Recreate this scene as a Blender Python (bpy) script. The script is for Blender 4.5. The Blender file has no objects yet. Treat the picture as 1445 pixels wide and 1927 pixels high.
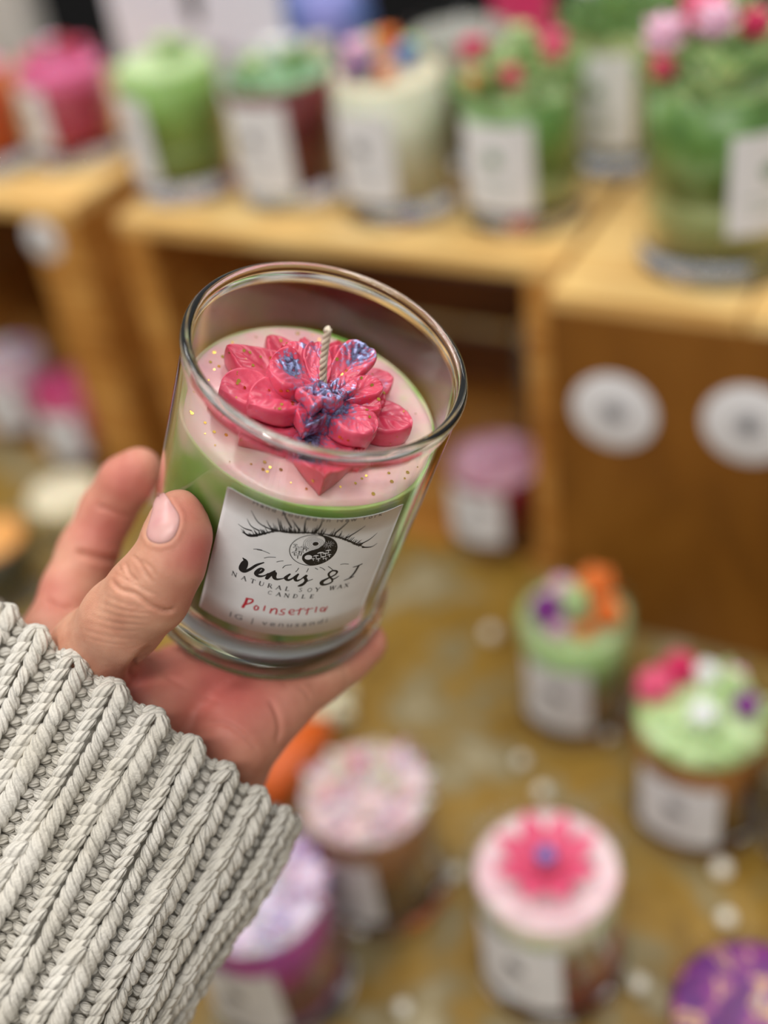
import bpy, math, random
import numpy as np
from mathutils import Vector, Matrix, Quaternion

# ------------------------------------------------------------------ camera, world, light, exposure
SC = bpy.context.scene
COL = SC.collection
W, H, FPX = 1445, 1927, 2200.0
CAM_H, PITCH, ROLL = 0.615, math.radians(38), math.radians(9)
fw = Vector((0, math.cos(PITCH), -math.sin(PITCH)))
d0 = Vector((0, -math.sin(PITCH), -math.cos(PITCH)))
r0 = Vector((1, 0, 0))
RT = r0 * math.cos(ROLL) + d0 * math.sin(ROLL)
DN = -r0 * math.sin(ROLL) + d0 * math.cos(ROLL)
CP = Vector((0, 0, CAM_H))
cd = bpy.data.cameras.new('camera')
cam = bpy.data.objects.new('camera', cd)
COL.objects.link(cam)
cam.matrix_world = Matrix((( RT.x, -DN.x, -fw.x, CP.x), (RT.y, -DN.y, -fw.y, CP.y), (RT.z, -DN.z, -fw.z, CP.z), (0, 0, 0, 1)))
cd.sensor_fit = 'VERTICAL'
cd.sensor_height = 36.0
cd.sensor_width = 27.0
cd.lens = 36.0 * FPX / H
cd.clip_start = 0.01
cd.dof.use_dof = True
cd.dof.focus_distance = 0.322
APERTURE = 0.0138
cd.dof.aperture_fstop = cd.lens / 1000.0 / APERTURE
SC.camera = cam

SC.view_settings.view_transform = 'Standard'
SC.view_settings.look = 'None'
SC.view_settings.exposure = 0.0
SC.view_settings.gamma = 1.0
SC.cycles.use_denoising = True
SC.cycles.max_bounces = 14
SC.cycles.transmission_bounces = 12
SC.cycles.transparent_max_bounces = 24
SC.cycles.sample_clamp_indirect = 6.0
SC.cycles.sample_clamp_direct = 0.0

def srgb(c):
    return tuple([(v / 255 / 12.92 if v / 255 <= 0.04045 else ((v / 255 + 0.055) / 1.055) ** 2.4) for v in c[:3]] + [1.0])

world = bpy.data.worlds.new('hall_light')
SC.world = world
world.use_nodes = True
wn = world.node_tree.nodes; wl = world.node_tree.links
bg = wn['Background']
tc = wn.new('ShaderNodeTexCoord'); sep = wn.new('ShaderNodeSeparateXYZ'); ramp = wn.new('ShaderNodeValToRGB')
mr = wn.new('ShaderNodeMapRange'); mr.inputs['From Min'].default_value = -1; mr.inputs['From Max'].default_value = 1
wl.new(tc.outputs['Generated'], sep.inputs[0]); wl.new(sep.outputs['Z'], mr.inputs['Value']); wl.new(mr.outputs[0], ramp.inputs[0])
e = ramp.color_ramp.elements
e[0].position = 0.0; e[0].color = (0.10, 0.09, 0.08, 1)
e[1].position = 1.0; e[1].color = (0.95, 0.97, 1.0, 1)
m_ = e.new(0.48); m_.color = (0.24, 0.22, 0.20, 1)
m_ = e.new(0.62); m_.color = (0.60, 0.59, 0.58, 1)
wl.new(ramp.outputs[0], bg.inputs[0])
bg.inputs[1].default_value = 0.66

def area_lamp(name, loc, rot, sx, sy, power, col=(1, 0.97, 0.93)):
    l = bpy.data.lights.new(name, 'AREA'); l.shape = 'RECTANGLE'; l.size = sx; l.size_y = sy; l.energy = power; l.color = col
    o = bpy.data.objects.new(name, l); COL.objects.link(o); o.location = loc; o.rotation_euler = rot
    return o
# hall ceiling lamps, 2.4 m above the table
area_lamp('ceiling_lamp', (-0.9, 0.9, 2.3), (0, math.radians(-14), 0), 0.16, 1.5, 24)
area_lamp('ceiling_lamp', (0.9, 1.2, 2.4), (0, math.radians(14), 0), 0.14, 1.5, 18)
area_lamp('ceiling_lamp', (-0.5, -1.2, 2.4), (math.radians(28), 0, 0), 1.5, 0.16, 32)  # unseen lamp behind the camera, strengthened as fill for label, hand and sleeve

# ------------------------------------------------------------------ coordinates
def C(px, py, z):
    """a point seen at (px, py) at depth z (m) as camera-frame metres (x right, y down, z away)"""
    return np.array([(px - W / 2) / FPX * z, (py - H / 2) / FPX * z, z])
M3 = np.array([[RT.x, DN.x, fw.x], [RT.y, DN.y, fw.y], [RT.z, DN.z, fw.z]])
def to_world(P):
    P = np.atleast_2d(P)
    return P @ M3.T + np.array(CP)
def at(px, py, z):
    """the world point on the horizontal plane at height z"""
    d = M3 @ np.array([(px - W / 2) / FPX, (py - H / 2) / FPX, 1.0])
    t = (z - CAM_H) / d[2]
    return np.array(CP) + d * t

# ------------------------------------------------------------------ helpers
def link(o, parent=None):
    COL.objects.link(o)
    if parent is not None: o.parent = parent
    return o
def mesh(name, V, F, mats, parent=None, smooth=True, uv=None, midx=None, attr=None):
    me = bpy.data.meshes.new(name)
    V = np.asarray(V, dtype=np.float64)
    if isinstance(F, np.ndarray):
        nf, k = F.shape
        me.vertices.add(len(V)); me.vertices.foreach_set('co', V.astype(np.float32).ravel())
        me.loops.add(nf * k); me.loops.foreach_set('vertex_index', F.astype(np.int32).ravel())
        me.polygons.add(nf)
        me.polygons.foreach_set('loop_start', np.arange(0, nf * k, k, dtype=np.int32))
        me.update(calc_edges=True)
    else:
        me.from_pydata([tuple(v) for v in V], [], F)
    if uv is not None:
        l = me.uv_layers.new(name='UVMap')
        vi = np.empty(len(me.loops), dtype=np.int32); me.loops.foreach_get('vertex_index', vi)
        l.data.foreach_set('uv', np.asarray(uv, dtype=np.float32)[vi].ravel())
    if attr is not None:
        for k_, a_ in attr.items():
            at_ = me.attributes.new(k_, 'FLOAT', 'POINT'); at_.data.foreach_set('value', np.asarray(a_, dtype=np.float32))
    for m in (mats if isinstance(mats, (list, tuple)) else [mats]): me.materials.append(m)
    if midx is not None: me.polygons.foreach_set('material_index', np.asarray(midx, dtype=np.int32))
    me.polygons.foreach_set('use_smooth', [bool(smooth)] * len(me.polygons))
    me.update(); me.validate()
    return link(bpy.data.objects.new(name, me), parent)
def tag(o, label=None, cat=None, group=None, kind=None):
    for k, v in (('label', label), ('category', cat), ('group', group), ('kind', kind)):
        if v: o[k] = v
    return o
def empty(name, loc=(0, 0, 0), rz=0, **kw):
    o = bpy.data.objects.new(name, None); o.location = loc; o.rotation_euler = (0, 0, rz); o.empty_display_size = .01
    link(o); tag(o, **kw); return o

class MB:
    """collects pieces of one mesh"""
    def __init__(s): s.V = []; s.F = []; s.n = 0; s.m = []
    def add(s, V, F, m=0):
        V = np.asarray(V); s.V.append(V); s.F += [tuple(i + s.n for i in f) for f in F]; s.m += [m] * len(F); s.n += len(V)
    def box(s, x0, x1, y0, y1, z0, z1, m=0, b=0.0):
        V = [(x, y, z) for z in (z0, z1) for x, y in ((x0, y0), (x1, y0), (x1, y1), (x0, y1))]
        s.add(V, [(3, 2, 1, 0), (4, 5, 6, 7), (0, 1, 5, 4), (1, 2, 6, 5), (2, 3, 7, 6), (3, 0, 4, 7)], m)
    def build(s, name, mats, parent=None, smooth=False, bevel=0):
        o = mesh(name, np.concatenate(s.V), s.F, mats, parent, smooth, midx=s.m)
        if bevel:
            b = o.modifiers.new('b', 'BEVEL'); b.width = bevel; b.segments = 2
        return o
def lathe(profile, n=64):
    """closed-on-axis profile [(r,z)...] -> V,F"""
    V = []; F = []; rings = []
    for r, z in profile:
        if r < 1e-9: rings.append([len(V)]); V.append((0, 0, z))
        else:
            rings.append(list(range(len(V), len(V) + n)))
            V += [(r * math.cos(2 * math.pi * i / n), r * math.sin(2 * math.pi * i / n), z) for i in range(n)]
    for a, b in zip(rings[:-1], rings[1:]):
        for i in range(n):
            j = (i + 1) % n
            if len(a) == 1 and len(b) == 1: continue
            if len(a) == 1: F.append((a[0], b[j], b[i]))
            elif len(b) == 1: F.append((a[i], a[j], b[0]))
            else: F.append((a[i], a[j], b[j], b[i]))
    return np.array(V), F
def spline(P, n):
    P = np.asarray(P, float); m = len(P)
    if m < 3:
        t = np.linspace(0, 1, n)[:, None]; return P[0] * (1 - t) + P[-1] * t
    Q = np.vstack([2 * P[0] - P[1], P, 2 * P[-1] - P[-2]]); out = []
    for t in np.linspace(0, m - 1 - 1e-9, n):
        i = int(t); f = t - i; a, b, c, d = Q[i], Q[i + 1], Q[i + 2], Q[i + 3]
        out.append(.5 * ((2 * b) + (-a + c) * f + (2 * a - 5 * b + 4 * c - d) * f * f + (-a + 3 * b - 3 * c + d) * f ** 3))
    return np.array(out)
def sphere(c, r, nu=12, nv=8, rot=None):
    V = []; F = []
    r = np.atleast_1d(r) * np.ones(3)
    for j in range(nv + 1):
        th = math.pi * j / nv
        for i in range(nu):
            ph = 2 * math.pi * i / nu
            V.append((math.sin(th) * math.cos(ph), math.sin(th) * math.sin(ph), math.cos(th)))
    for j in range(nv):
        for i in range(nu):
            F.append((j * nu + i, (j + 1) * nu + i, (j + 1) * nu + (i + 1) % nu, j * nu + (i + 1) % nu))
    V = np.array(V) * r
    if rot is not None: V = V @ np.array(rot).T
    return V + np.array(c), F
def tube(P, R, n=8, cap=True):
    P = np.asarray(P, float); R = np.ones(len(P)) * R
    T = np.gradient(P, axis=0); T /= np.linalg.norm(T, axis=1)[:, None]
    up = np.array([0, 0, 1.]) if abs(T[0, 2]) < .9 else np.array([1., 0, 0])
    V = []; F = []
    for p, t, r in zip(P, T, R):
        a = np.cross(t, up); a /= np.linalg.norm(a); b = np.cross(t, a); up = -b if False else up
        for i in range(n):
            ph = 2 * math.pi * i / n; V.append(p + r * (math.cos(ph) * a + math.sin(ph) * b))
    for k in range(len(P) - 1):
        for i in range(n):
            j = (i + 1) % n; F.append((k * n + i, k * n + j, (k + 1) * n + j, (k + 1) * n + i))
    if cap: F += [tuple(range(n))[::-1], tuple(range((len(P) - 1) * n, len(P) * n))]
    return np.array(V), F

# ------------------------------------------------------------------ materials
def principled(name, col, rough=0.5, metal=0, sss=0, spec=0.5, coat=0, emit=None, sheen=0):
    m = bpy.data.materials.new(name); m.use_nodes = True
    b = m.node_tree.nodes['Principled BSDF']
    b.inputs['Base Color'].default_value = srgb(col); b.inputs['Roughness'].default_value = rough
    b.inputs['Metallic'].default_value = metal; b.inputs['Specular IOR Level'].default_value = spec
    b.inputs['Coat Weight'].default_value = coat
    b.inputs['Sheen Weight'].default_value = sheen
    if sss:
        b.inputs['Subsurface Weight'].default_value = 1.0 if sss > 1 else sss
        b.inputs['Subsurface Radius'].default_value = (1, .45, .3); b.inputs['Subsurface Scale'].default_value = 0.003
    return m
def nt(m): return m.node_tree.nodes, m.node_tree.links, m.node_tree.nodes['Principled BSDF']
def noise_mix(m, cols, scale=20, pos=None, detail=4, dist=0, bump=0, coord='Object', stretch=(1, 1, 1), bscale=None, rough=.5):
    n, l, b = nt(m)
    tc = n.new('ShaderNodeTexCoord'); mp = n.new('ShaderNodeMapping'); mp.inputs['Scale'].default_value = stretch
    no = n.new('ShaderNodeTexNoise'); no.inputs['Scale'].default_value = scale; no.inputs['Detail'].default_value = detail
    no.inputs['Distortion'].default_value = dist; no.inputs['Roughness'].default_value = rough
    r = n.new('ShaderNodeValToRGB')
    l.new(tc.outputs[coord], mp.inputs[0]); l.new(mp.outputs[0], no.inputs['Vector']); l.new(no.outputs['Fac'], r.inputs[0]); l.new(r.outputs[0], b.inputs['Base Color'])
    k = len(cols); pos = pos or [0.3 + 0.4 * i / (k - 1) for i in range(k)]
    el = r.color_ramp.elements
    el[0].position = pos[0]; el[0].color = srgb(cols[0]); el[1].position = pos[-1]; el[1].color = srgb(cols[-1])
    for p, c in list(zip(pos, cols))[1:-1]:
        x = el.new(p); x.color = srgb(c)
    if bump:
        n2 = n.new('ShaderNodeTexNoise'); n2.inputs['Scale'].default_value = bscale or scale * 3; n2.inputs['Detail'].default_value = 5
        l.new(mp.outputs[0], n2.inputs['Vector'])
        bp = n.new('ShaderNodeBump'); bp.inputs['Strength'].default_value = bump; bp.inputs['Distance'].default_value = 0.001
        l.new(n2.outputs['Fac'], bp.inputs['Height']); l.new(bp.outputs[0], b.inputs['Normal'])
    return m
def glass_mat(name, tint=(1, 1, 1), ior=1.5, rough=0):
    m = bpy.data.materials.new(name); m.use_nodes = True; n = m.node_tree.nodes; l = m.node_tree.links
    n.remove(n['Principled BSDF']); g = n.new('ShaderNodeBsdfGlass'); g.inputs['IOR'].default_value = ior; g.inputs['Roughness'].default_value = rough
    g.inputs['Color'].default_value = (*tint, 1); l.new(g.outputs[0], n['Material Output'].inputs[0]); return m
def clear_mat(name):
    """thin clear glass wall: passes light, mirrors at grazing angles"""
    m = bpy.data.materials.new(name); m.use_nodes = True; n = m.node_tree.nodes; l = m.node_tree.links
    n.remove(n['Principled BSDF']); t = n.new('ShaderNodeBsdfTransparent'); g = n.new('ShaderNodeBsdfGlossy'); g.inputs['Roughness'].default_value = .03
    t.inputs['Color'].default_value = (.97, .98, .97, 1)
    fr = n.new('ShaderNodeFresnel'); ge = n.new('ShaderNodeNewGeometry'); mi = n.new('ShaderNodeMath'); mi.operation = 'MULTIPLY_ADD'
    mi.inputs[1].default_value = .8 - 1.25; mi.inputs[2].default_value = 1.25; l.new(ge.outputs['Backfacing'], mi.inputs[0]); l.new(mi.outputs[0], fr.inputs['IOR'])  # the same mirror on both faces of the wall
    mx = n.new('ShaderNodeMixShader'); l.new(fr.outputs[0], mx.inputs[0]); l.new(t.outputs[0], mx.inputs[1]); l.new(g.outputs[0], mx.inputs[2])
    l.new(mx.outputs[0], n['Material Output'].inputs[0]); return m

GLASS = glass_mat('clear_glass', (.985, .995, .985))
WALLG = clear_mat('thin_glass_wall')
BASEG = glass_mat('thick_glass_base', (.96, .97, .98))
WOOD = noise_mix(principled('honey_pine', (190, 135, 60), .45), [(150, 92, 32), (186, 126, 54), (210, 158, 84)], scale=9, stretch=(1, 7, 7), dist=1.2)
WOODTOP = noise_mix(principled('highlit_pine_top', (222, 180, 105), .4), [(214, 160, 88), (236, 196, 124), (246, 216, 156)], scale=9, stretch=(1, 7, 7), dist=1)  # pine lightened to carry the cream highlight along the crate tops
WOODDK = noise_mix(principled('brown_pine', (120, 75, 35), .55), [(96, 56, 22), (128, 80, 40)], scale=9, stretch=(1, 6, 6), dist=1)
PAPER = principled('white_label_paper', (232, 232, 234), .6)
INKGREY = principled('grey_print', (120, 120, 125), .6)

# ------------------------------------------------------------------ the setting
mb = MB(); mb.box(-4, 4, -1.5, 5, -0.80, -0.75)
tag(mb.build('floor', principled('dark_hall_floor', (44, 42, 42), .6)), kind='structure')
mb = MB(); mb.box(-4, 4, 2.9, 2.95, -0.75, 0.7)
tag(mb.build('wall_back', principled('black_drape', (12, 11, 12), .9)), kind='structure')

# table
T = empty('display_table', (0.0, 0.75, 0.0), label='display table covered with a mottled gold glitter cloth, under all the crates and jars', cat='table')
cloth = principled('gold_cloth', (160, 130, 60), .5)
noise_mix(cloth, [(112, 84, 24), (154, 118, 34), (132, 116, 74), (176, 164, 132)], pos=[.34, .46, .54, .66], scale=13, detail=6, dist=1.0, bump=.6, bscale=300, rough=.65)
n, l, b = nt(cloth)
vo = n.new('ShaderNodeTexVoronoi'); vo.inputs['Scale'].default_value = 260; tcx = n.new('ShaderNodeTexCoord'); l.new(tcx.outputs['Object'], vo.inputs['Vector'])
cr = n.new('ShaderNodeValToRGB'); cr.color_ramp.elements[0].position = .0; cr.color_ramp.elements[0].color = (1, 1, 1, 1); cr.color_ramp.elements[1].position = .3; cr.color_ramp.elements[1].color = (0, 0, 0, 1)
l.new(vo.outputs['Distance'], cr.inputs[0]); l.new(cr.outputs[0], b.inputs['Metallic'])
mb = MB(); mb.box(-1.2, 1.2, -0.95, 0.75, -0.004, 0.0)
mb.box(-1.2, 1.2, -0.954, -0.95, -0.6, 0.0); mb.box(-1.2, 1.2, .75, .754, -0.6, 0.0); mb.box(-1.204, -1.2, -0.95, .75, -0.6, 0); mb.box(1.2, 1.204, -0.95, .75, -0.6, 0)
mb.build('tablecloth', cloth, T)
mb = MB(); mb.box(-1.19, 1.19, -0.94, 0.74, -0.03, -0.005)
mb.build('tabletop', WOODDK, T)
for sx in (-1.1, 1.1):
    for sy in (-.85, .65):
        mb = MB(); mb.box(sx - .02, sx + .02, sy - .02, sy + .02, -.75, -.03); mb.build('leg', WOODDK, T)

# crates stand along a line that recedes to the left; E runs along their fronts, N into them
EA = math.atan2(-.53, .848)
EV = np.array([math.cos(EA), math.sin(EA)]); NV = np.array([-math.sin(EA), math.cos(EA)])
def en(e, n_, z=0.0): p = EV * e + NV * n_; return (p[0], p[1], z)
SH = 0.27
def round_sticker(parent_or_none, loc, rot, r, label):
    o = empty('round_sticker', loc, 0, label=label, cat='sticker', group='round white stickers on the crates')
    o.rotation_euler = rot
    V, F = lathe([(0, 0), (r, 0), (r, .0005), (r * .98, .0007), (0, .0007)], 40)
    mesh('paper_disc', V, F, PAPER, o)
    m2 = MB(); V, F = lathe([(0, .0008), (r * .2, .0008), (r * .2, .0012), (0, .0012)], 24); m2.add(V, F)
    for k in range(26):
        a = 2 * math.pi * k / 26; c = (r * .3 * math.cos(a), r * .3 * math.sin(a), .001)
        V, F = sphere(c, (r * .035, r * .03, .0004), 8, 4); m2.add(V, F)
    m2.build('print', INKGREY, o)
    return o

def crate(e0, e1, n0, depth, label, closed=False, stile=0.012, mat_front=WOOD):
    o = empty('wooden_crate', en((e0 + e1) / 2, n0), EA, label=label, cat='crate', group=None)
    w = (e1 - e0) / 2; t = .012
    mb = MB(); nb = 3; bw = depth / nb
    if closed: # boards of the top run back
        nb = 3; bw = 2 * w / nb
        for k in range(nb): mb.box(-w + k * bw + .001, -w + (k + 1) * bw - .001, 0, depth, SH - t, SH)
    else:
        for k in range(nb): mb.box(-w, w, k * bw + .001 * (k > 0), (k + 1) * bw, SH - t, SH)
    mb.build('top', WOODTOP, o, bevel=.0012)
    for s in (-1, 1):
        mb = MB(); x0, x1 = sorted((s * w, s * (w - t)))
        for k in range(3):
            z0 = .004 + k * (SH - t) / 3; mb.box(x0, x1, .012, depth, z0, z0 + (SH - t) / 3 - (.003 if not closed else 0.0005))
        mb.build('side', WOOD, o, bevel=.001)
    if closed:
        mb = MB(); mb.box(-w, w, 0, .011, 0, SH - t); mb.build('front_panel', mat_front, o, bevel=.001)
    else:
        for s in (-1, 1):
            mb = MB(); x0, x1 = sorted((s * w, s * (w - stile))); mb.box(x0, x1, 0, .012, 0, SH - t); mb.build('corner_post', WOOD, o, bevel=.0012)
        mb = MB()
        for k in range(4):
            z0 = .004 + k * (SH - t) / 4; mb.box(-w + t, w - t, depth - .01, depth, z0, z0 + (SH - t) / 4 - .012)
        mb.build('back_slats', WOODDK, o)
    mb = MB(); mb.box(-w + t, w - t, .012, depth - .01, .0, .004); mb.build('bottom', WOOD, o)
    return o
crate(-.591, -.239, .632, .25, 'open-fronted wooden crate between the other two, showing a dark slatted inside', stile=.024)
crate(-.234, .118, .598, .28, 'closed wooden crate with two round white stickers on its orange-brown front', closed=True,
      mat_front=noise_mix(principled('orange_pine', (160, 96, 20), .5), [(108, 64, 10), (130, 80, 16), (146, 94, 28)], scale=6, stretch=(3, 1, 1), dist=1))
crate(-.995, -.643, .640, .30, 'open-fronted wooden crate at the left end of the row', stile=.05)
def on_front(px, py, n0):
    """the point seen at (px, py) on the vertical plane n = n0"""
    d = M3 @ np.array([(px - W / 2) / FPX, (py - H / 2) / FPX, 1.0]); nn = np.array([NV[0], NV[1], 0])
    t = (n0 - nn @ np.array(CP)) / (nn @ d); return np.array(CP) + d * t
for (px, py, n0, r, lab_) in ((1155, 775, .598, .0275, 'round white sticker on the closed crate, the one nearer the open crate'),
                           (1408, 800, .598, .0275, 'round white sticker on the closed crate, cut by the picture edge'),
                           (82, 452, .640, .0165, 'small round white sticker on the post of the left crate')):
    p = on_front(px, py, n0 - .0006)
    round_sticker(None, tuple(p), (math.radians(90), 0, EA), r, lab_)

# ------------------------------------------------------------------ jars of candle
random.seed(4)
def petal_lump(mb, c, d, L, wd, th, up, m=0, nu=6, nv=6):
    """a leaf-shaped solid from c along d"""
    d = np.array(d, float); d /= np.linalg.norm(d); up = np.array(up, float); s_ = np.cross(d, up); s_ /= np.linalg.norm(s_) + 1e-9; up = np.cross(s_, d)
    V = []; F = []
    for j in range(nv + 1):
        s = j / nv; ww = wd * math.sin(math.pi * min(1, .12 + s * .88)) ** .75 * .5 + .0001
        cx_ = np.array(c) + d * L * s + up * (L * .25 * s * s)
        for i in range(nu):
            a = 2 * math.pi * i / nu
            V.append(cx_ + s_ * ww * math.cos(a) + up * (th * .5 * math.sin(a) * (1 - .5 * s) + .25 * ww * abs(math.cos(a))))
    for j in range(nv):
        for i in range(nu): F.append((j * nu + i, (j + 1) * nu + i, (j + 1) * nu + (i + 1) % nu, j * nu + (i + 1) % nu))
    F += [tuple(range(nu)), tuple(range(nv * nu, (nv + 1) * nu))[::-1]]
    mb.add(np.array(V), F, m)
def rose(parent, c, r, mat_, rs=None, name='wax_flower'):
    rs = rs or random; mb = MB(); c = np.array(c, float)
    V, F = sphere(c + (0, 0, r * .5), r * .35, 8, 6); mb.add(V, F)
    for ring, (n_, tilt, L) in enumerate(((5, .35, .75), (6, .9, .95), (4, 1.6, .7))):
        for k in range(n_):
            a = 2 * math.pi * (k + .37 * ring) / n_ + rs.random() * .2
            petal_lump(mb, c + (0, 0, r * .12 * ring), (math.cos(a), math.sin(a), tilt), r * L, r * .9, r * .22, (0, 0, 1))
    return mb.build(name, mat_, parent, smooth=True)
def leaves(parent, R, z, n_, mat_, size=.012, seed=1, dome=.012, name='wax_leaves'):
    rs = random.Random(seed); mb = MB()
    for k in range(n_):
        a = rs.random() * 6.283; q = math.sqrt(rs.random()) * R
        c = (q * math.cos(a), q * math.sin(a), z + dome * (1 - (q / R) ** 2))
        b_ = a + rs.uniform(-1, 1)
        petal_lump(mb, c, (math.cos(b_), math.sin(b_), rs.uniform(.2, 1.2)), size * rs.uniform(.7, 1.2), size * .6, size * .12, (0, 0, 1), nv=4)
    return tag(mb.build(name, mat_, parent, smooth=True), kind='stuff')
def wax(col, rough=.42, cols=None, scale=60, pos=None, dist=.8):
    m = principled('wax', col, rough, sss=.25)
    if cols: noise_mix(m, cols, scale=scale, detail=4, dist=dist, pos=pos)
    return m
def jar(base, r, h, label, wax_m, top_m, fill=.75, lab_ang=None, lab_w=1.25, lab_h=.55, lab_z=.22, emblem=True, dome=0.0, body2=None, split=.5, name='candle_jar', ink=INKGREY, wick=True):
    """glass jar: foot, wall, wax, wax top, paper label with its print"""
    o = empty(name, base, 0, label=label, cat='candle')
    o.location.z += .0004
    fb = h * .16
    P = [(0, 0), (r * .92, 0), (r * 1.0, fb * .15), (r * 1.02, fb * .4), (r * .97, fb * .75), (r * .98, fb)]
    V, F = lathe(P + [(0, fb)], 40); mesh('glass_foot', V, F, BASEG, o)
    wr = r * .98
    V, F = lathe([(wr - .0012, fb + .0003), (wr, fb + .0003), (wr, h - .002), (wr + .0004, h), (wr - .0014, h), (wr - .0012, h - .002), (wr - .0012, fb + .0003)], 48)
    mesh('glass_wall', V, F, WALLG, o)
    ri = wr - .0016; zt = fb + (h - fb) * fill
    if body2:
        zs = fb + (zt - fb) * split
        V, F = lathe([(0, fb + .0006), (ri, fb + .0006), (ri, zs), (0, zs)], 40); a = mesh('wax_lower_layer', V, F, body2, o)
        V, F = lathe([(0, zs + .0001), (ri, zs + .0001), (ri, zt), (0, zt)], 40); mesh('wax', V, F, wax_m, o)
    else:
        V, F = lathe([(0, fb + .0006), (ri, fb + .0006), (ri, zt), (0, zt)], 40); mesh('wax', V, F, wax_m, o)
    if top_m:
        P = [(0, zt + .0001), (ri * .97, zt + .0001)] + [(ri * .97 * math.cos(t_), zt + .002 + (dome + .001) * math.sin(t_)) for t_ in np.linspace(0, math.pi / 2, 7)[:-1]] + [(0, zt + .003 + dome)]
        V, F = lathe(P, 40); mesh('wax_top', V, F, top_m, o)
    if wick:
        V, F = tube([(0, 0, zt), (.0006, 0, zt + .006 + dome), (.0016, .0006, zt + .014 + dome)], .0009, 6); mesh('wick', V, F, PAPER, o)
    if lab_ang is not None:
        la = math.radians(lab_ang); hw = lab_w / 2; z0 = h * lab_z; z1 = z0 + h * lab_h; R = wr + .0004
        V = []; F = []; K = 16
        for k in range(K + 1):
            t_ = la - hw + 2 * hw * k / K
            V += [((R + dr) * math.cos(t_), (R + dr) * math.sin(t_), z) for z, dr in ((z0, 0), (z1, 0), (z1, .0003), (z0, .0003))]
        for k in range(K):
            for q in range(4): F.append((4 * k + q, 4 * k + 4 + q, 4 * k + 4 + (q + 1) % 4, 4 * k + (q + 1) % 4))
        F += [(0, 1, 2, 3), (4 * K + 3, 4 * K + 2, 4 * K + 1, 4 * K)]
        lb = mesh('paper_label', V, F, PAPER, o, smooth=False)
        if emblem:
            mb = MB(); zc = z0 + (z1 - z0) * .62; R2 = R + .0005
            for (da, dz, rr) in ((0, 0, .0055), (-.09, .001, .002), (.09, .001, .002)):
                t_ = la + da; Rm = Matrix.Rotation(t_, 3, 'Z')
                V, F = sphere((R2 * math.cos(t_), R2 * math.sin(t_), zc + dz), (.0003, rr, rr), 12, 8, rot=Rm); mb.add(V, F)
            for q, (zz, ww) in enumerate(((.36, .3), (.24, .2))):
                for k in range(-6, 7):
                    t_ = la + ww * k / 6; Rm = Matrix.Rotation(t_, 3, 'Z')
                    V, F = sphere((R2 * math.cos(t_), R2 * math.sin(t_), z0 + (z1 - z0) * zz), (.0002, .0009, .0008), 6, 4, rot=Rm); mb.add(V, F)
            mb.build('label_print', ink, lb, smooth=True)
    o['_zt'] = zt; o['_r'] = ri
    return o
def top_of(o): return o['_zt'], o['_r']

PK = principled('pink_wax', (226, 92, 128), .35, sss=.3); HOT = principled('hot_pink_wax', (206, 34, 92), .4, sss=.2)
RED = principled('red_wax', (186, 24, 40), .4, sss=.2); PURP = principled('purple_wax', (132, 40, 140), .4, sss=.2)
MINT = noise_mix(principled('mint_wax', (184, 216, 150), .4, sss=.3), [(166, 198, 122), (206, 226, 176)], scale=60)
LEAF = noise_mix(principled('leaf_green_wax', (110, 156, 80), .3, sss=.2), [(78, 120, 54), (116, 158, 80), (176, 212, 156)], scale=50)
ORNG = principled('orange_wax', (232, 124, 46), .4, sss=.2); CREAM = principled('cream_wax', (236, 226, 196), .45, sss=.3)
LPINK = principled('pale_pink_wax', (240, 190, 214), .4, sss=.3); BLUE = principled('blue_wax', (70, 120, 190), .4); NAVY = principled('navy_wax', (50, 50, 120), .4)
LILAC = principled('lilac_wax', (190, 160, 224), .4, sss=.3); WHITE = principled('white_wax', (240, 238, 236), .4, sss=.3)
FRONT = -130 # labels mostly look toward the viewer, a little left

def A(px, py, z): return tuple(at(px, py, z))
# ---- on the table
j = jar(A(724, 1662, 0), .040, .098, 'jar candle with pink and cream speckled top, standing behind the purple one', wax((150, 96, 52), cols=[(120, 70, 40), (176, 120, 70)], scale=25),
        wax((240, 190, 190), cols=[(226, 150, 150), (244, 214, 206), (216, 190, 210), (240, 232, 200)], scale=90), fill=.84, lab_ang=-128, lab_z=.2)
zt, ri = top_of(j); rs = random.Random(3)
for k in range(5):
    rose(j, (rs.uniform(-.02, .02), rs.uniform(-.02, .02), zt + .001), .007, [LPINK, CREAM, PK][k % 3], rs)
j = jar(A(538, 1850, 0), .0405, .100, 'jar candle with white and lilac top and purple-magenta side, next to the sleeve', wax((170, 60, 150), cols=[(110, 50, 140), (186, 50, 140), (200, 80, 160)], scale=18),
        wax((226, 214, 240), cols=[(190, 170, 226), (236, 232, 244), (236, 208, 228), (200, 214, 236)], scale=60), fill=.86, lab_ang=-118, lab_z=.2, body2=wax((150, 120, 180)), split=.1)
zt, ri = top_of(j)
for k in range(4): rose(j, (rs.uniform(-.02, .02), rs.uniform(-.02, .02), zt + .001), .007, [LILAC, WHITE, LPINK][k % 3], rs)
def poinsettia_small(parent, z, R, m1, m2):
    for k in range(8):
        mb = MB(); a = 2 * math.pi * k / 8 + .2; petal_lump(mb, (0.004 * math.cos(a), .004 * math.sin(a), z), (math.cos(a), math.sin(a), .25), R, R * .55, .005, (0, 0, 1)); mb.build('petal', m1, parent, smooth=True)
    for k in range(5):
        mb = MB(); a = 2 * math.pi * k / 5; petal_lump(mb, (0, 0, z + .004), (math.cos(a), math.sin(a), .6), R * .6, R * .4, .004, (0, 0, 1)); mb.build('petal', m1, parent, smooth=True)
    mb = MB()
    for k in range(6):
        a = k * 1.05; V, F = sphere((.003 * math.cos(a), .003 * math.sin(a), z + .011), .0022, 8, 6); mb.add(V, F)
    mb.build('flower_centre', m2, parent, smooth=True)
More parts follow.
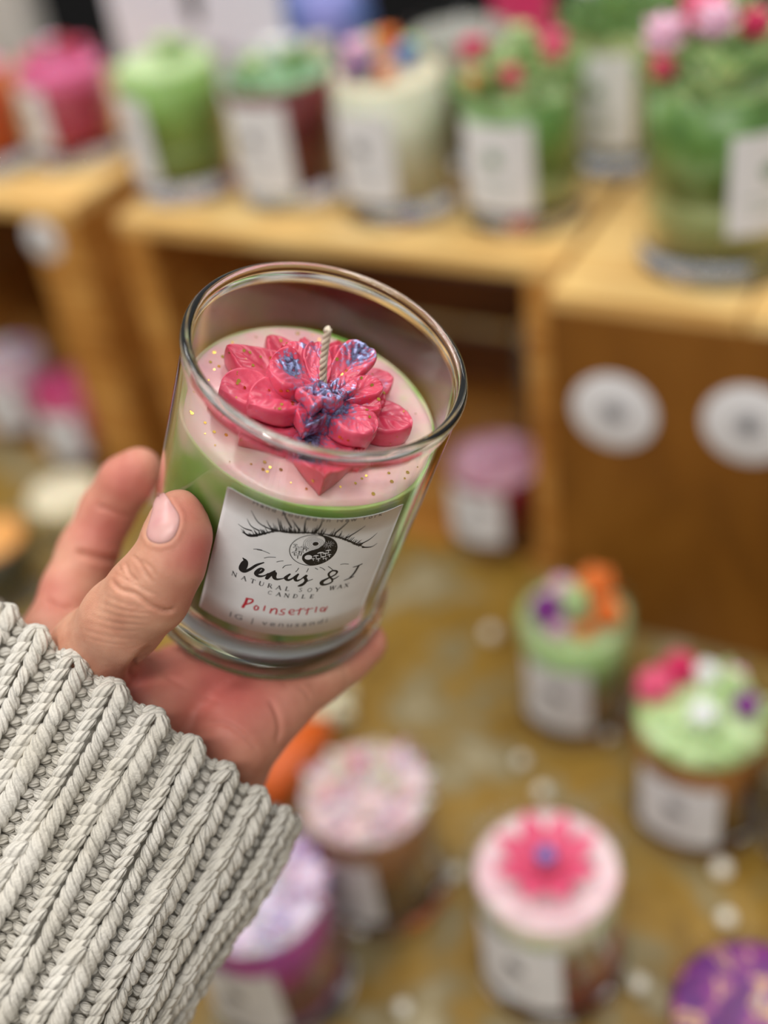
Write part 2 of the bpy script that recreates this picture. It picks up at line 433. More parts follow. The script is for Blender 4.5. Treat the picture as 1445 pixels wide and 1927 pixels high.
j = jar(A(1040, 1812, 0), .0405, .100, 'jar candle topped with a pink poinsettia on pale wax, green and red below', wax((206, 200, 160), cols=[(226, 206, 196), (190, 200, 140)], scale=30),
        wax((240, 206, 212), cols=[(234, 190, 200), (244, 222, 222)], scale=60), fill=.84, lab_ang=-128, body2=wax((196, 34, 58), cols=[(180, 28, 50), (210, 44, 70)]), split=.62)
zt, ri = top_of(j); poinsettia_small(j, zt + .004, .026, PK, BLUE)
j = jar(A(1400, 2085, 0), .041, .095, 'jar candle with purple and gold swirled top, cut by the bottom corner', wax((120, 40, 80), cols=[(100, 30, 90), (180, 100, 40)]),
        wax((130, 50, 120), cols=[(110, 34, 100), (90, 34, 110), (140, 50, 130), (226, 190, 130), (110, 34, 100)], pos=[.3, .45, .54, .6, .66], scale=38, dist=1.5), fill=.9, lab_ang=None, dome=.004)
def flower_top(j, items, z_add=.002):
    zt, ri = top_of(j)
    for (x, y, r, m, dz) in items: rose(j, (x, y, zt + z_add + dz), r, m, random.Random(int((x + y) * 1e5)))
j = jar(A(1308, 1520, 0), .041, .092, 'amber jar candle with green, magenta and white flowers heaped on top', wax((150, 92, 26), cols=[(120, 70, 20), (176, 110, 30)], scale=20),
        MINT, fill=.86, lab_ang=-126, dome=.012, lab_z=.18)
flower_top(j, [(-.022, .016, .019, PK, .004), (-.006, .024, .017, HOT, .008), (-.004, -.014, .013, WHITE, .012), (.02, .006, .012, MINT, .01), (.022, -.010, .012, PURP, .010), (-.004, -.02, .013, MINT, .006), (.008, .018, .012, WHITE, .01), (-.024, -.008, .011, MINT, .004), (.004, -.026, .009, MINT, .002), (.026, .018, .01, LPINK, .003)])
zt, ri = top_of(j); leaves(j, ri * .9, zt + .002, 60, MINT, .011, 5, .012)
j = jar(A(1086, 1335, 0), .0375, .098, 'amber and green jar candle with purple, mint and orange flowers, close to the closed crate', wax((170, 206, 130), cols=[(160, 200, 120), (196, 222, 160)], scale=30),
        MINT, fill=.86, lab_ang=-124, body2=wax((156, 92, 24)), split=.45, lab_z=.2)
flower_top(j, [(-.018, -.004, .018, PURP, .003), (-.001, -.006, .016, MINT, .010), (.016, .008, .021, ORNG, .004), (.018, -.014, .016, ORNG, .003), (-.004, .018, .012, LPINK, .003), (-.014, -.016, .011, LPINK, .001), (.002, -.02, .01, ORNG, .0)])
j = jar(tuple(en(-.312, .672)), .040, .096, 'jar candle with pale pink top and dark red side, inside the open crate', wax((150, 24, 44), cols=[(120, 18, 36), (160, 30, 50)]),
        wax((220, 160, 186), cols=[(206, 140, 170), (230, 190, 204)]), fill=.7, lab_ang=-128, body2=wax((120, 20, 40)), split=.2, lab_h=.5)
flower_top(j, [(-.01, -.004, .014, LPINK, .001), (.012, .006, .013, LPINK, .001)])
j = jar(tuple(en(-.298, .79)), .040, .135, 'tall jar candle with a cream top, at the back inside the open crate', wax((90, 96, 96)), CREAM, fill=.9, lab_ang=None, dome=.008)
flower_top(j, [(-.012, -.004, .015, CREAM, .006), (.014, .004, .014, CREAM, .005)])
# right frame edge
j = jar(A(1556, 1596, 0), .036, .080, 'beige jar candle at the frame edge with a red flower on it', wax((214, 180, 130), cols=[(200, 160, 110), (226, 200, 160)]), wax((226, 196, 150)), fill=.9, lab_ang=None)
flower_top(j, [(-.02, .016, .016, RED, .003), (-.004, .022, .014, RED, .004), (-.024, -.004, .011, RED, .002)])
# left edge and below the left crate
j = jar(A(18, 1115, 0), .033, .060, 'short dark jar with an orange wax top at the frame edge behind the index finger', wax((60, 56, 40), cols=[(44, 40, 30), (80, 74, 50)]), wax((226, 160, 80), cols=[(220, 140, 60), (236, 180, 110)]), fill=.93, lab_ang=None)
j = jar(A(140, 985, 0), .034, .035, 'low tin of cream wax behind the index finger', wax((206, 186, 140)), CREAM, fill=.93, lab_ang=None)
j = jar(A(62, 800, 0), .038, .090, 'jar with pale pink wax and white label, inside the left crate', wax((214, 150, 176), cols=[(206, 140, 170), (226, 190, 200)]), wax((214, 190, 200)), fill=.85, lab_ang=-112)
flower_top(j, [(0, 0, .014, WHITE, .002), (.012, .006, .01, LILAC, .003), (-.012, .003, .01, LPINK, .002)])
j = jar(A(172, 850, 0), .038, .085, 'jar with hot pink wax and white label, low inside the left crate', wax((196, 50, 104), cols=[(186, 40, 96), (210, 90, 130)]), wax((200, 70, 120)), fill=.85, lab_ang=-115)
j = jar(A(-70, 790, 0), .035, .070, 'dark navy jar inside the left crate, cut by the frame', wax((34, 36, 58)), wax((60, 60, 90)), fill=.85, lab_ang=None)
j = jar(tuple(en(-.745, .79)), .040, .165, 'tall jar with mauve and white topping, at the back of the left crate', wax((150, 120, 126)), wax((170, 140, 160)), fill=.85, lab_ang=None, dome=.01)
flower_top(j, [(-.012, 0, .016, LILAC, .006), (.014, .004, .014, LPINK, .005), (0, -.012, .013, WHITE, .006)])

# ---- on the crates
for (jn, cols_) in (('candle_jar', (LPINK, CREAM, WHITE)), ('candle_jar.001', (LILAC, WHITE, LPINK))):
    jj = bpy.data.objects[jn]; zt, ri = top_of(jj)
    for q, m_ in enumerate(cols_): leaves(jj, ri * .9, zt + .001, 26, m_, .009, 30 + q, .003, name='wax_crumbs')
def S(px, py): return A(px, py, SH)
j = jar(S(-8, 312), .036, .092, 'orange jar candle with a pink top at the frame edge, on the left crate', wax((214, 80, 20), cols=[(190, 50, 10), (230, 110, 40)], scale=25), wax((240, 150, 180)), fill=.84, lab_ang=None)
flower_top(j, [(-.01, 0, .014, LPINK, .002), (.012, -.004, .013, LPINK, .002)])
j = jar(S(158, 292), .038, .084, 'hot pink and crimson jar candle with a pale label, on the left crate', wax((214, 70, 120), cols=[(206, 60, 110), (226, 110, 150)], scale=30), wax((226, 110, 160)), fill=.86, lab_ang=-142, lab_w=1.1, body2=wax((176, 20, 66)), split=.55, lab_z=.25)
flower_top(j, [(-.016, -.006, .014, PK, .002), (.008, -.002, .014, RED, .006), (-.004, .016, .013, LPINK, .004), (.02, .012, .011, PK, .002)])
j = jar(S(362, 352), .040, .100, 'plain light green jar candle with its label turned to the side', wax((160, 196, 110), cols=[(120, 150, 70), (150, 190, 100), (176, 214, 136)], scale=18), wax((190, 214, 156)), fill=.92, lab_ang=-150, lab_w=1.15, body2=wax((120, 140, 62)), split=.35, lab_h=.62, lab_z=.2)
flower_top(j, [(.004, 0, .016, MINT, .002), (.016, .01, .011, MINT, .001)])
j = jar(S(560, 362), .040, .096, 'dark red jar candle with white label and green and white topping', wax((110, 20, 28), cols=[(90, 14, 20), (130, 26, 34)]), wax((150, 190, 150)), fill=.88, lab_ang=-128, lab_w=1.4, lab_h=.66, lab_z=.16)
flower_top(j, [(.012, -.008, .014, LEAF, .003), (-.014, -.006, .013, MINT, .002), (0, .014, .014, WHITE, .006), (.02, .01, .01, LEAF, .003)])
zt, ri = top_of(j); leaves(j, ri * .9, zt + .001, 26, LEAF, .011, 8, .008)
j = jar(S(757, 388), .0405, .100, 'cream white jar candle with pink, purple and orange flowers on top', wax((224, 222, 200), cols=[(214, 212, 186), (232, 230, 212)]), CREAM, fill=.9, lab_ang=-130, lab_w=1.2, lab_h=.6, lab_z=.2)
flower_top(j, [(-.017, 0, .017, LPINK, .008), (-.014, -.014, .012, NAVY, .004), (.014, -.004, .014, BLUE, .004), (.004, .016, .015, ORNG, .008), (.02, .014, .013, MINT, .003), (-.004, .022, .013, MINT, .008), (-.002, -.020, .011, ORNG, .002), (-.026, -.008, .009, PURP, .003)])
j = jar(S(884, 300), .039, .100, 'beige jar candle half hidden behind the cream one', wax((150, 142, 124)), wax((150, 150, 140)), fill=.9, lab_ang=None)
SAND = wax((170, 176, 110), cols=[(150, 160, 96), (180, 186, 124)], scale=90)
TXT_GREEN = principled('green_print', (120, 150, 120), .6)
j = jar(S(990, 400), .0415, .092, 'jar of green wax leaves with red and pink flowers, label showing a small plant', LEAF, MINT, fill=.9, lab_ang=-128, lab_w=1.3, lab_h=.62, lab_z=.2, body2=SAND, split=.3, ink=TXT_GREEN, wick=False)
zt, ri = top_of(j); leaves(j, ri * 1.0, zt, 110, LEAF, .014, 9, .014); leaves(j, ri * .9, zt + .004, 70, MINT, .012, 10, .016)
flower_top(j, [(-.026, .014, .016, HOT, .014), (-.010, -.026, .013, HOT, .008), (.02, -.010, .013, HOT, .014), (-.030, -.012, .011, ORNG, .005), (.004, .012, .014, MINT, .02), (.026, .014, .014, PK, .012)])
j = jar(S(1165, 300), .041, .104, 'jar of green leaves and white-pink flowers standing behind two bigger leafy jars', SAND, LEAF, fill=.92, lab_ang=-128, lab_w=1.3, lab_h=.62, lab_z=.22, ink=TXT_GREEN, wick=False)
zt, ri = top_of(j); leaves(j, ri, zt, 110, LEAF, .014, 12, .012)
flower_top(j, [(-.02, 0, .016, WHITE, .018), (.012, -.004, .018, LPINK, .02), (.0, .02, .015, PK, .02), (.028, .016, .013, PK, .016)])
j = jar(S(1350, 482), .0475, .116, 'largest green jar with leafy wax and pink roses, standing on the closed crate', LEAF, MINT, fill=.93, lab_ang=-76, lab_w=1.0, lab_h=.5, lab_z=.3, body2=SAND, split=.36, ink=TXT_GREEN, wick=False)
zt, ri = top_of(j); leaves(j, ri, zt, 150, LEAF, .015, 14, .016); leaves(j, ri, zt + .003, 110, MINT, .014, 15, .02)
flower_top(j, [(-.034, .006, .020, LPINK, .014), (-.012, .012, .022, PK, .020), (-.012, -.012, .018, LPINK, .024), (-.040, -.012, .013, HOT, .006), (.008, -.016, .015, HOT, .022), (.03, -.012, .013, PK, .01), (.012, .026, .015, MINT, .026)])
# behind
j = jar(tuple(en(-.527, .83, SH)), .034, .048, 'low jar with a big white and pink whipped topping behind the dark red candle', wax((206, 200, 190)), CREAM, fill=.8, lab_ang=None, dome=.015, wick=False)
flower_top(j, [(-.01, 0, .018, WHITE, .012), (.014, -.004, .016, CREAM, .012), (-.018, -.01, .012, LPINK, .008)])
b_ = tuple(en(-.455, 1.02, SH - .002))
# sign, card, dark box at the back of the crates, all standing on the table or crate tops
def panel(name, label, cat, e0, e1, n0, z0, z1, m, lean=0):
    o = empty(name, en((e0 + e1) / 2, n0, z0), EA + 0.0, label=label, cat=cat)
    mb = MB(); w = (e1 - e0) / 2; mb.box(-w, w, 0, .004, 0.006, z1 - z0); mb.build('panel', m, o, bevel=.001)
    mb = MB(); mb.box(-w, w, -.015, .03, 0, .006); mb.build('foot', m, o, bevel=.001)
    return o
def e_at(px, py, n0):
    p = on_front(px, py, n0); return float(p[0] * EV[0] + p[1] * EV[1]), float(p[2])
nS = .868
ea, za = e_at(215, 60, nS); eb, zb = e_at(535, 60, nS)
o = panel('sign_board', 'white sign with a dark emblem and grey lettering, standing behind the green candle', 'sign', ea, eb, nS, SH, SH + .24, principled('sign_white', (226, 228, 244), .5))
mb = MB(); w = eb - ea
ec, zc = e_at(365, 25, nS); x = ec - (ea + eb) / 2
V, F = sphere((x, -.0006, zc - SH + .01), (.008, .0006, .02), 16, 10); mb.add(V, F)
mb.build('emblem', principled('sign_dark_print', (50, 50, 54), .6), o)
mb = MB(); ec, zc = e_at(380, 100, nS)
for k in range(7):
    V, F = sphere((ec - (ea + eb) / 2 - .03 + k * .01, -.0006, zc - SH), (.0045, .0006, .007), 10, 6); mb.add(V, F)
mb.build('lettering', principled('sign_grey_print', (160, 156, 166), .6), o)
nC = .90
ea, za = e_at(955, 30, nC); eb, zb = e_at(1065, 30, nC)
panel('price_card', 'plain magenta card standing behind the leafy jars', 'card', ea, eb, nC - .03, SH, SH + .20, principled('magenta_card', (214, 56, 110), .5))
# second table far behind, with pale post and dark goods
ba = empty('gift_bag', (-.385, 1.52, .0), 0, label='tall pale grey paper bag at the far left behind the crates', cat='bag')
mb = MB(); mb.box(-.11, .062, -.05, .05, 0, .42); mb.build('bag_body', principled('pale_grey_paper', (206, 202, 196), .6), ba, bevel=.002)
for s in (-1, 1):
    V, F = tube(spline([(-.04, s * .04, .42), (-.035, s * .04, .47), (.0, s * .04, .49), (.015, s * .04, .42)], 14), .002, 6); mesh('handle', V, F, PAPER, ba)
bb = empty('decor_ball', (.016, 1.15, .0), 0, label='blue and lilac wax ball on a tall stand behind the crates', cat='ornament')
V, F = lathe([(0, 0), (.05, 0), (.05, .008), (.01, .016), (.008, .24), (.03, .262), (0, .262)], 32); mesh('stand', V, F, principled('dark_metal', (60, 60, 64), .4), bb)
V, F = sphere((0, 0, .304), .046, 32, 20); mesh('ball', V, F, noise_mix(principled('blue_lilac', (90, 130, 200), .4), [(70, 150, 210), (150, 150, 220), (60, 110, 170)], scale=18), bb)
# beads added to make the bokeh glints on the cloth
bead_m = principled('glint_bead', (250, 246, 230), .12, spec=.9, coat=1)
V, F = sphere((0, 0, 0), 1, 20, 14)
bead_mesh = None
rsb = random.Random(7)
for (px, py, r, nm) in ((1357, 1645, .0052, 'between the poinsettia candle and the frame edge'), (1366, 1737, .0045, 'above the purple and gold candle'), (1203, 1862, .0045, 'right of the poinsettia candle, low in the picture'),
                   (1022, 1500, .0045, 'just behind the poinsettia candle'), (925, 1202, .0052, 'left of the purple and orange topped candle'), (982, 1440, .004, 'between the poinsettia candle and the crate candles'), (760, 1905, .004, 'at the bottom between two jars'), (858, 1650, .004, 'between the speckled and the poinsettia candle')):
    p = A(px, py, 0); r = r * 1.1
    if bead_mesh is None:
        o = mesh('glint_bead', V, F, bead_m); bead_mesh = o.data
    else: o = link(bpy.data.objects.new('glint_bead', bead_mesh))
    o.location = (p[0], p[1], r); o.scale = (r, r, r)
    tag(o, 'bead added for a bokeh glint, ' + nm, 'bead', 'beads added for bokeh glints on the cloth')
# orange tapered ornament with cream beads
o = empty('wax_ornament', A(553, 1468, 0), 0, label='orange wax cone with cream blossoms at its end, lying behind the palm', cat='ornament')
ds = np.array(at(640, 1340, 0)) - np.array(at(530, 1490, 0)); ds /= np.linalg.norm(ds)
V, F = tube([(-.03 * ds[0], -.03 * ds[1], .017), (0, 0, .017), (.03 * ds[0], .03 * ds[1], .0145), (.04 * ds[0], .04 * ds[1], .0125)], [.013, .0165, .014, .009], 20); mesh('cone', V, F, principled('bright_orange_wax', (226, 104, 36), .4, sss=.2), o)
for k, (a, s_, r) in enumerate(((.048, .004, .010), (.056, -.008, .009), (.064, .006, .009), (.054, .014, .008), (.072, .0, .008))):
    rose(o, (ds[0] * a - ds[1] * s_, ds[1] * a + ds[0] * s_, .006), r * 1.2, CREAM, random.Random(k), name='blossom')

# ================================================================== the held candle
GB = np.array([-.0403, .0222, .3872]); GA = np.array([.2544, -.6607, -.7062]); GA /= np.linalg.norm(GA)
GX = np.array([.9332, .3593, 0]); GX -= GX @ GA * GA; GX /= np.linalg.norm(GX); GY = np.cross(GA, GX)
G3 = np.stack([GX, GY, GA], 1)             # glass local -> camera frame
def loc_ray(px, py):
    o_ = G3.T @ (-GB); d = G3.T @ np.array([(px - W / 2) / FPX, (py - H / 2) / FPX, 1.0]); return o_, d
def on_plane(px, py, h):
    o_, d = loc_ray(px, py); t = (h - o_[2]) / d[2]; return o_ + d * t
held = bpy.data.objects.new('held_candle', None); held.empty_display_size = .01; link(held)
MW = M3 @ G3; wb = to_world(GB)[0]
held.matrix_world = Matrix([[*MW[0], wb[0]], [*MW[1], wb[1]], [*MW[2], wb[2]], [0, 0, 0, 1]])
tag(held, 'glass jar candle with pink poinsettia on top and printed label, held in the hand', 'candle')
mm = .001
outer = [(0, 1.6), (30, 1.4), (35, .5), (37.5, 0), (39.6, .4), (41.0, 2.0), (41.4, 4.5), (41.1, 7), (40.2, 9.4), (38.9, 11.6), (38.4, 13.5), (38.6, 16), (38.8, 20), (39.0, 50), (39.1, 88), (39.2, 94), (39.7, 96.6), (39.9, 98), (39.5, 99.2), (38.5, 99.7)]
inner = [(37.3, 99.2), (36.8, 98), (36.9, 96.4), (37.2, 93), (37.1, 60), (37.0, 30), (36.9, 19), (36.5, 15.6), (34.5, 14.4), (30, 14.1), (0, 13.8)]
P = spline(np.array(outer + inner), 150); P[0, 0] = 0; P[-1, 0] = 0; P = [(max(a, 0) * mm, b * mm) for a, b in P]
V, F = lathe(P, 160); mesh('glass_jar', V, F, GLASS, held)
# wax body and pink top
WT = .0772
V, F = lathe([(0, .0022), (.0310, .0022), (.0310, .0026), (0, .0026)], 64); mesh('base_bright_disc', V, F, principled('pale_grey_disc', (244, 244, 248), .5), held)  # added pale disc inside the glass base, gives the foot its silvery brightness
waxg = principled('green_wax', (110, 168, 60), .38, sss=.35)
noise_mix(waxg, [(104, 160, 52), (136, 178, 78), (200, 196, 150), (232, 200, 180)], pos=[.36, .47, .55, .64], scale=24, detail=2, dist=.6)
V, F = lathe([(0, .0142), (.032, .0147), (.0352, .0154), (.0364, .0172), (.0366, .0300), (.0368, .06), (.0368, WT - .0003), (.0364, WT), (.0359, WT - .0004), (0, WT - .0004)], 128); mesh('wax', V, F, waxg, held)
waxp = principled('pale_pink_wax_top', (226, 178, 170), .35, sss=.35, coat=.3)
noise_mix(waxp, [(218, 206, 168), (232, 200, 188), (238, 186, 186), (226, 170, 176)], pos=[.34, .45, .56, .68], scale=45, detail=5, dist=.8, bump=.25, bscale=120)
pr = []
nr, na = 40, 160; V = []; F = []
rngw = np.random.RandomState(2)
for i in range(nr + 1):
    for k in range(na):
        a = 2 * math.pi * k / na; R_ = .0358 + .0005 * math.sin(3 * a + 1) + .0003 * math.sin(7 * a)
        q = i / nr; r = R_ * q
        z = WT + .0004 + .0004 * math.sin(r * 260 + a) * q * (1 - q) + .0012 * math.exp(-(q / .45) ** 2)
        if q > .97: z -= .0008 * (q - .97) / .03
        V.append((r * math.cos(a), r * math.sin(a), z))
for i in range(nr):
    for k in range(na): F.append((i * na + k, (i + 1) * na + k, (i + 1) * na + (k + 1) % na, i * na + (k + 1) % na))
mesh('wax_top', V, F, waxp, held)

# ---- poinsettia
petal_m = principled('pink_petal_wax', (218, 62, 96), .36, sss=.4, coat=.35)
n, l, b = nt(petal_m)
b.inputs['Coat Roughness'].default_value = .3
tcn = n.new('ShaderNodeTexCoord'); at_ = n.new('ShaderNodeAttribute'); at_.attribute_name = 'shimmer'
no = n.new('ShaderNodeTexNoise'); no.inputs['Scale'].default_value = 800; no.inputs['Detail'].default_value = 6; l.new(tcn.outputs['Object'], no.inputs['Vector'])
n2 = n.new('ShaderNodeTexNoise'); n2.inputs['Scale'].default_value = 90; l.new(tcn.outputs['Object'], n2.inputs['Vector'])
base = n.new('ShaderNodeValToRGB'); base.color_ramp.elements[0].position = .35; base.color_ramp.elements[0].color = srgb((198, 48, 80)); base.color_ramp.elements[1].position = .7; base.color_ramp.elements[1].color = srgb((224, 92, 118)); l.new(n2.outputs['Fac'], base.inputs[0])
rr = n.new('ShaderNodeValToRGB'); rr.color_ramp.elements[0].position = .40; rr.color_ramp.elements[0].color = srgb((34, 48, 84)); rr.color_ramp.elements[1].position = .62; rr.color_ramp.elements[1].color = srgb((140, 160, 204)); l.new(no.outputs['Fac'], rr.inputs[0])
ad = n.new('ShaderNodeMath'); ad.operation = 'MULTIPLY_ADD'; l.new(no.outputs['Fac'], ad.inputs[0]); ad.inputs[1].default_value = 1.6; ad.inputs[2].default_value = -1.08
s2 = n.new('ShaderNodeMath'); s2.operation = 'ADD'; l.new(ad.outputs[0], s2.inputs[0]); l.new(at_.outputs['Fac'], s2.inputs[1])
s3 = n.new('ShaderNodeMapRange'); s3.inputs['From Min'].default_value = 0; s3.inputs['From Max'].default_value = .4; s3.inputs['To Max'].default_value = .92; l.new(s2.outputs[0], s3.inputs['Value'])
mx = n.new('ShaderNodeMix'); mx.data_type = 'RGBA'; l.new(s3.outputs[0], mx.inputs['Factor']); l.new(base.outputs[0], mx.inputs[6]); l.new(rr.outputs[0], mx.inputs[7]); l.new(mx.outputs[2], b.inputs['Base Color'])
mt = n.new('ShaderNodeMath'); mt.operation = 'MULTIPLY'; mt.inputs[1].default_value = .75; l.new(s3.outputs[0], mt.inputs[0]); l.new(mt.outputs[0], b.inputs['Metallic'])
bp = n.new('ShaderNodeBump'); bp.inputs['Strength'].default_value = .35; bp.inputs['Distance'].default_value = .0004; l.new(no.outputs['Fac'], bp.inputs['Height']); l.new(bp.outputs[0], b.inputs['Normal'])

SHIM = [(610, 762, 8.5, 1.0), (675, 668, 5.5, .85), (548, 684, 3.6, 1.0), (592, 808, 4.2, .95), (640, 775, 3.5, .85), (575, 645, 3.2, .6), (600, 655, 3, .55), (720, 708, 2.2, .5), (645, 760, 3, .8), (505, 760, 2, .25)]
SHIM = [(on_plane(a, b_, WT + (.0145 if b_ < 700 else .010)), r * mm, s) for a, b_, r, s in SHIM]
def shimmer(V):
    V = np.asarray(V); out = np.zeros(len(V))
    for c, r, s in SHIM:
        d = np.linalg.norm((V - c)[:, :2], axis=1); out = np.maximum(out, s * np.exp(-(d / r) ** 2) * (V[:, 2] > WT + .002))
    cd_ = np.linalg.norm(V[:, :2] - SHIM[0][0][:2], axis=1)
    return np.maximum(out, .36 * np.exp(-(cd_ / .012) ** 2))
def petal(tip, ht, root, hr, wd, zb=None, th=None, cup=.12, point=1.0, peak=.5, bend=0, vein=.00022, name='petal', grow=0.0):
    """tip/root seen from the lens; heights above the wax (mm); wd width mm"""
    T_ = on_plane(tip[0], tip[1], WT + ht * mm); R_ = on_plane(root[0], root[1], WT + hr * mm)
    d = T_ - R_; L = np.linalg.norm(d[:2]); f = np.array([d[0], d[1], 0]) / L; s_ = np.array([-f[1], f[0], 0])
    nu, nv = 34, 30; V = []; F = []
    wd *= mm
    prof = []
    for i in range(nu + 1):
        s = i / nu
        # leaf outline: narrow root, widest at 'peak', pointed tip
        if s < peak: w_ = .30 + .70 * math.sin(math.pi / 2 * s / peak) ** 1.1
        else:
            q = (s - peak) / (1 - peak); w_ = (1 - point) * math.sqrt(max(0, 1 - q * q)) + point * (1 - q ** 1.45)
        prof.append(max(w_, 0.02) * wd / 2)
    top = np.zeros((nu + 1, nv + 1, 3))
    for i in range(nu + 1):
        s = i / nu
        for k in range(nv + 1):
            w = -1 + 2 * k / nv
            z = R_[2] * (1 - s) + T_[2] * s + bend * mm * math.sin(math.pi * s)
            ww = prof[i]
            z += cup * ww * w * w                                     # sides rise
            z -= .0007 * math.exp(-(w / .10) ** 2) * (1 - .5 * s)      # midrib groove
            vn = math.sin(2 * math.pi * (6.0 * s - 1.9 * abs(w)) + .8 * math.sin(5 * s + tip[0])) * (.7 + .3 * math.sin(11 * s + 3 * w + tip[1]))
            z += .00035 * math.sin(4 * w + 6 * s + tip[0] * .7)
            z += vein * vn * min(1, abs(w) * 4) * (1 - abs(w) ** 4) * min(1, 6 * (1 - s)) * 1.5
            e_ = max(0, abs(w) - .86) / .14
            z -= .0011 * e_ * e_
            e2 = max(0, s - .93) / .07; z -= .0011 * e2 * e2
            top[i, k] = R_ + f * (L * s) + s_ * (ww * w * (1 + .03 * math.sin(9 * s))); top[i, k, 2] = z
    def idx(i, k): return i * (nv + 1) + k
    V = list(top.reshape(-1, 3))
    for i in range(nu):
        for k in range(nv): F.append((idx(i, k), idx(i + 1, k), idx(i + 1, k + 1), idx(i, k + 1)))
    loop = [(i, 0) for i in range(nu + 1)] + [(nu, k) for k in range(1, nv + 1)] + [(i, nv) for i in range(nu - 1, -1, -1)] + [(0, k) for k in range(nv - 1, 0, -1)]
    prev = [idx(*q) for q in loop]; cen = (T_ + R_) / 2
    steps = 6
    for st in range(1, steps + 1):
        cur = []
        for (q, p0) in zip(loop, [top[q] for q in loop]):
            zbot = (WT + (zb * mm)) if zb is not None else p0[2] - th * mm * (1 - .4 * abs(q[0] / nu))
            zbot = min(zbot, p0[2] - .0006)
            t = st / steps; p = p0.copy(); p[2] = p0[2] * (1 - t) + zbot * t
            sc = 1 + grow * t - (.06 * t * t if grow == 0 else 0) + .02 * math.sin(math.pi * t)
            p[:2] = cen[:2] + (p0[:2] - cen[:2]) * sc
            cur.append(len(V)); V.append(p)
        m_ = len(loop)
        for a in range(m_): F.append((prev[a], cur[a], cur[(a + 1) % m_], prev[(a + 1) % m_]))
        prev = cur
    c_ = len(V); V.append(np.mean([V[i] for i in prev], axis=0))
    for a in range(len(prev)): F.append((prev[a], c_, prev[(a + 1) % len(prev)]))
    V = np.array(V)
    return mesh(name, V, [tuple(reversed(q)) for q in F], petal_m, held, attr={'shimmer': shimmer(V)})
CT = (608, 748)
# lower layer, standing on the wax
petal((427, 646), 8, (560, 730), 4, 17, zb=.4, point=.9, peak=.42, cup=.15)
petal((503, 628), 7, (585, 715), 4, 14, zb=.4, point=.9, peak=.45)
petal((415, 722), 9, (560, 750), 5, 16, zb=.4, point=.25, peak=.6, cup=.2)
petal((460, 806), 6, (580, 770), 4, 15, zb=.3, point=.85, peak=.45, grow=.03)
petal((611, 893), 7.0, (612, 780), 4, 18, zb=.3, point=1.0, peak=.42, cup=.05, grow=.05)
petal((676, 858), 5, (640, 770), 3, 12, zb=.3, point=.9)
petal((777, 800), 8, (655, 760), 4, 15.5, zb=.4, point=.55, peak=.55, cup=.1)
petal((741, 706), 8, (640, 735), 5, 14, zb=.4, point=.7, peak=.55)
petal((645, 640), 7, (612, 725), 5, 13, zb=.4, point=.8)
petal((570, 632), 7, (600, 720), 5, 11, zb=.4, point=.8)
petal((727, 752), 8, (640, 745), 5, 12, zb=.4, point=.4, peak=.6)
# upper layer, raised
petal((505, 684), 15, (590, 735), 9, 17, th=6, point=.35, peak=.6, cup=.28, bend=1.5)
petal((536, 645), 14, (596, 725), 10, 13, th=6, point=.35, peak=.6, cup=.2, bend=1)
petal((470, 752), 13, (585, 752), 8.5, 14.5, th=7, point=.45, peak=.6, cup=.22, bend=1.2)
petal((693, 646), 17, (618, 735), 9, 11, th=3.5, point=.05, peak=.7, cup=.3, bend=.5)
petal((704, 812), 12.5, (622, 766), 9, 13.5, th=7, point=.3, peak=.6, cup=.08, bend=1.0)
petal((721, 718), 14, (625, 750), 10, 9, th=5, point=.2, peak=.65, cup=.3)
petal((719, 764), 12, (628, 756), 9, 8.5, th=5, point=.2, peak=.65, cup=.3)
petal((574, 800), 12, (594, 756), 11, 9, th=6, point=.4, peak=.5, cup=.45, vein=.0001)
petal((592, 640), 14, (604, 728), 11, 9, th=5, point=.6, peak=.6, cup=.3)
petal((646, 650), 13, (612, 728), 10, 9, th=5, point=.5, peak=.6, cup=.3)
petal((668, 712), 15, (616, 748), 11, 7, th=4, point=.2, peak=.65, cup=.35)
# centre buds
for (px, py, h, r, ln) in ((576, 745, 14, 2.6, 1.2), (590, 762, 14.5, 2.4, 1.3), (612, 752, 15, 2.8, 1.1), (628, 758, 14, 2.2, 1.4), (604, 736, 15, 2.6, 1.2), (640, 745, 13, 1.8, 1.2), (594, 742, 13, 2.0, 1.2), (617, 766, 12.5, 2.0, 1.5)):
    c = on_plane(px, py, WT + h * mm); mb = MB()
    V, F = sphere(c, r * mm, 16, 12); V = np.array(V)
    q = V - c; a = np.arctan2(q[:, 1], q[:, 0]); dd = np.linalg.norm(q[:, :2], axis=1)
    q[:, :2] *= (1 + .25 * np.sin(3 * a + px))[:, None]; q[:, 2] *= ln; q[:, 2] -= np.where(q[:, 2] > 0, np.exp(-(dd / (r * .4 * mm)) ** 2) * r * .9 * mm, 0)
    V = c + q
    mesh('bud', V, F, petal_m, held, attr={'shimmer': shimmer(V) * .75})
V, F = lathe([(0, WT + .001), (.009, WT + .001), (.0085, WT + .006), (.0075, WT + .0105), (.004, WT + .012), (0, WT + .012)], 40)
cc = on_plane(608, 752, WT + .010); V = V + np.array([cc[0], cc[1], 0]); mesh('flower_core', V, F, petal_m, held, attr={'shimmer': shimmer(V)})
# wick: braided cord
wb0 = on_plane(608, 742, WT + .011); 
o_, d_ = loc_ray(618, 618)
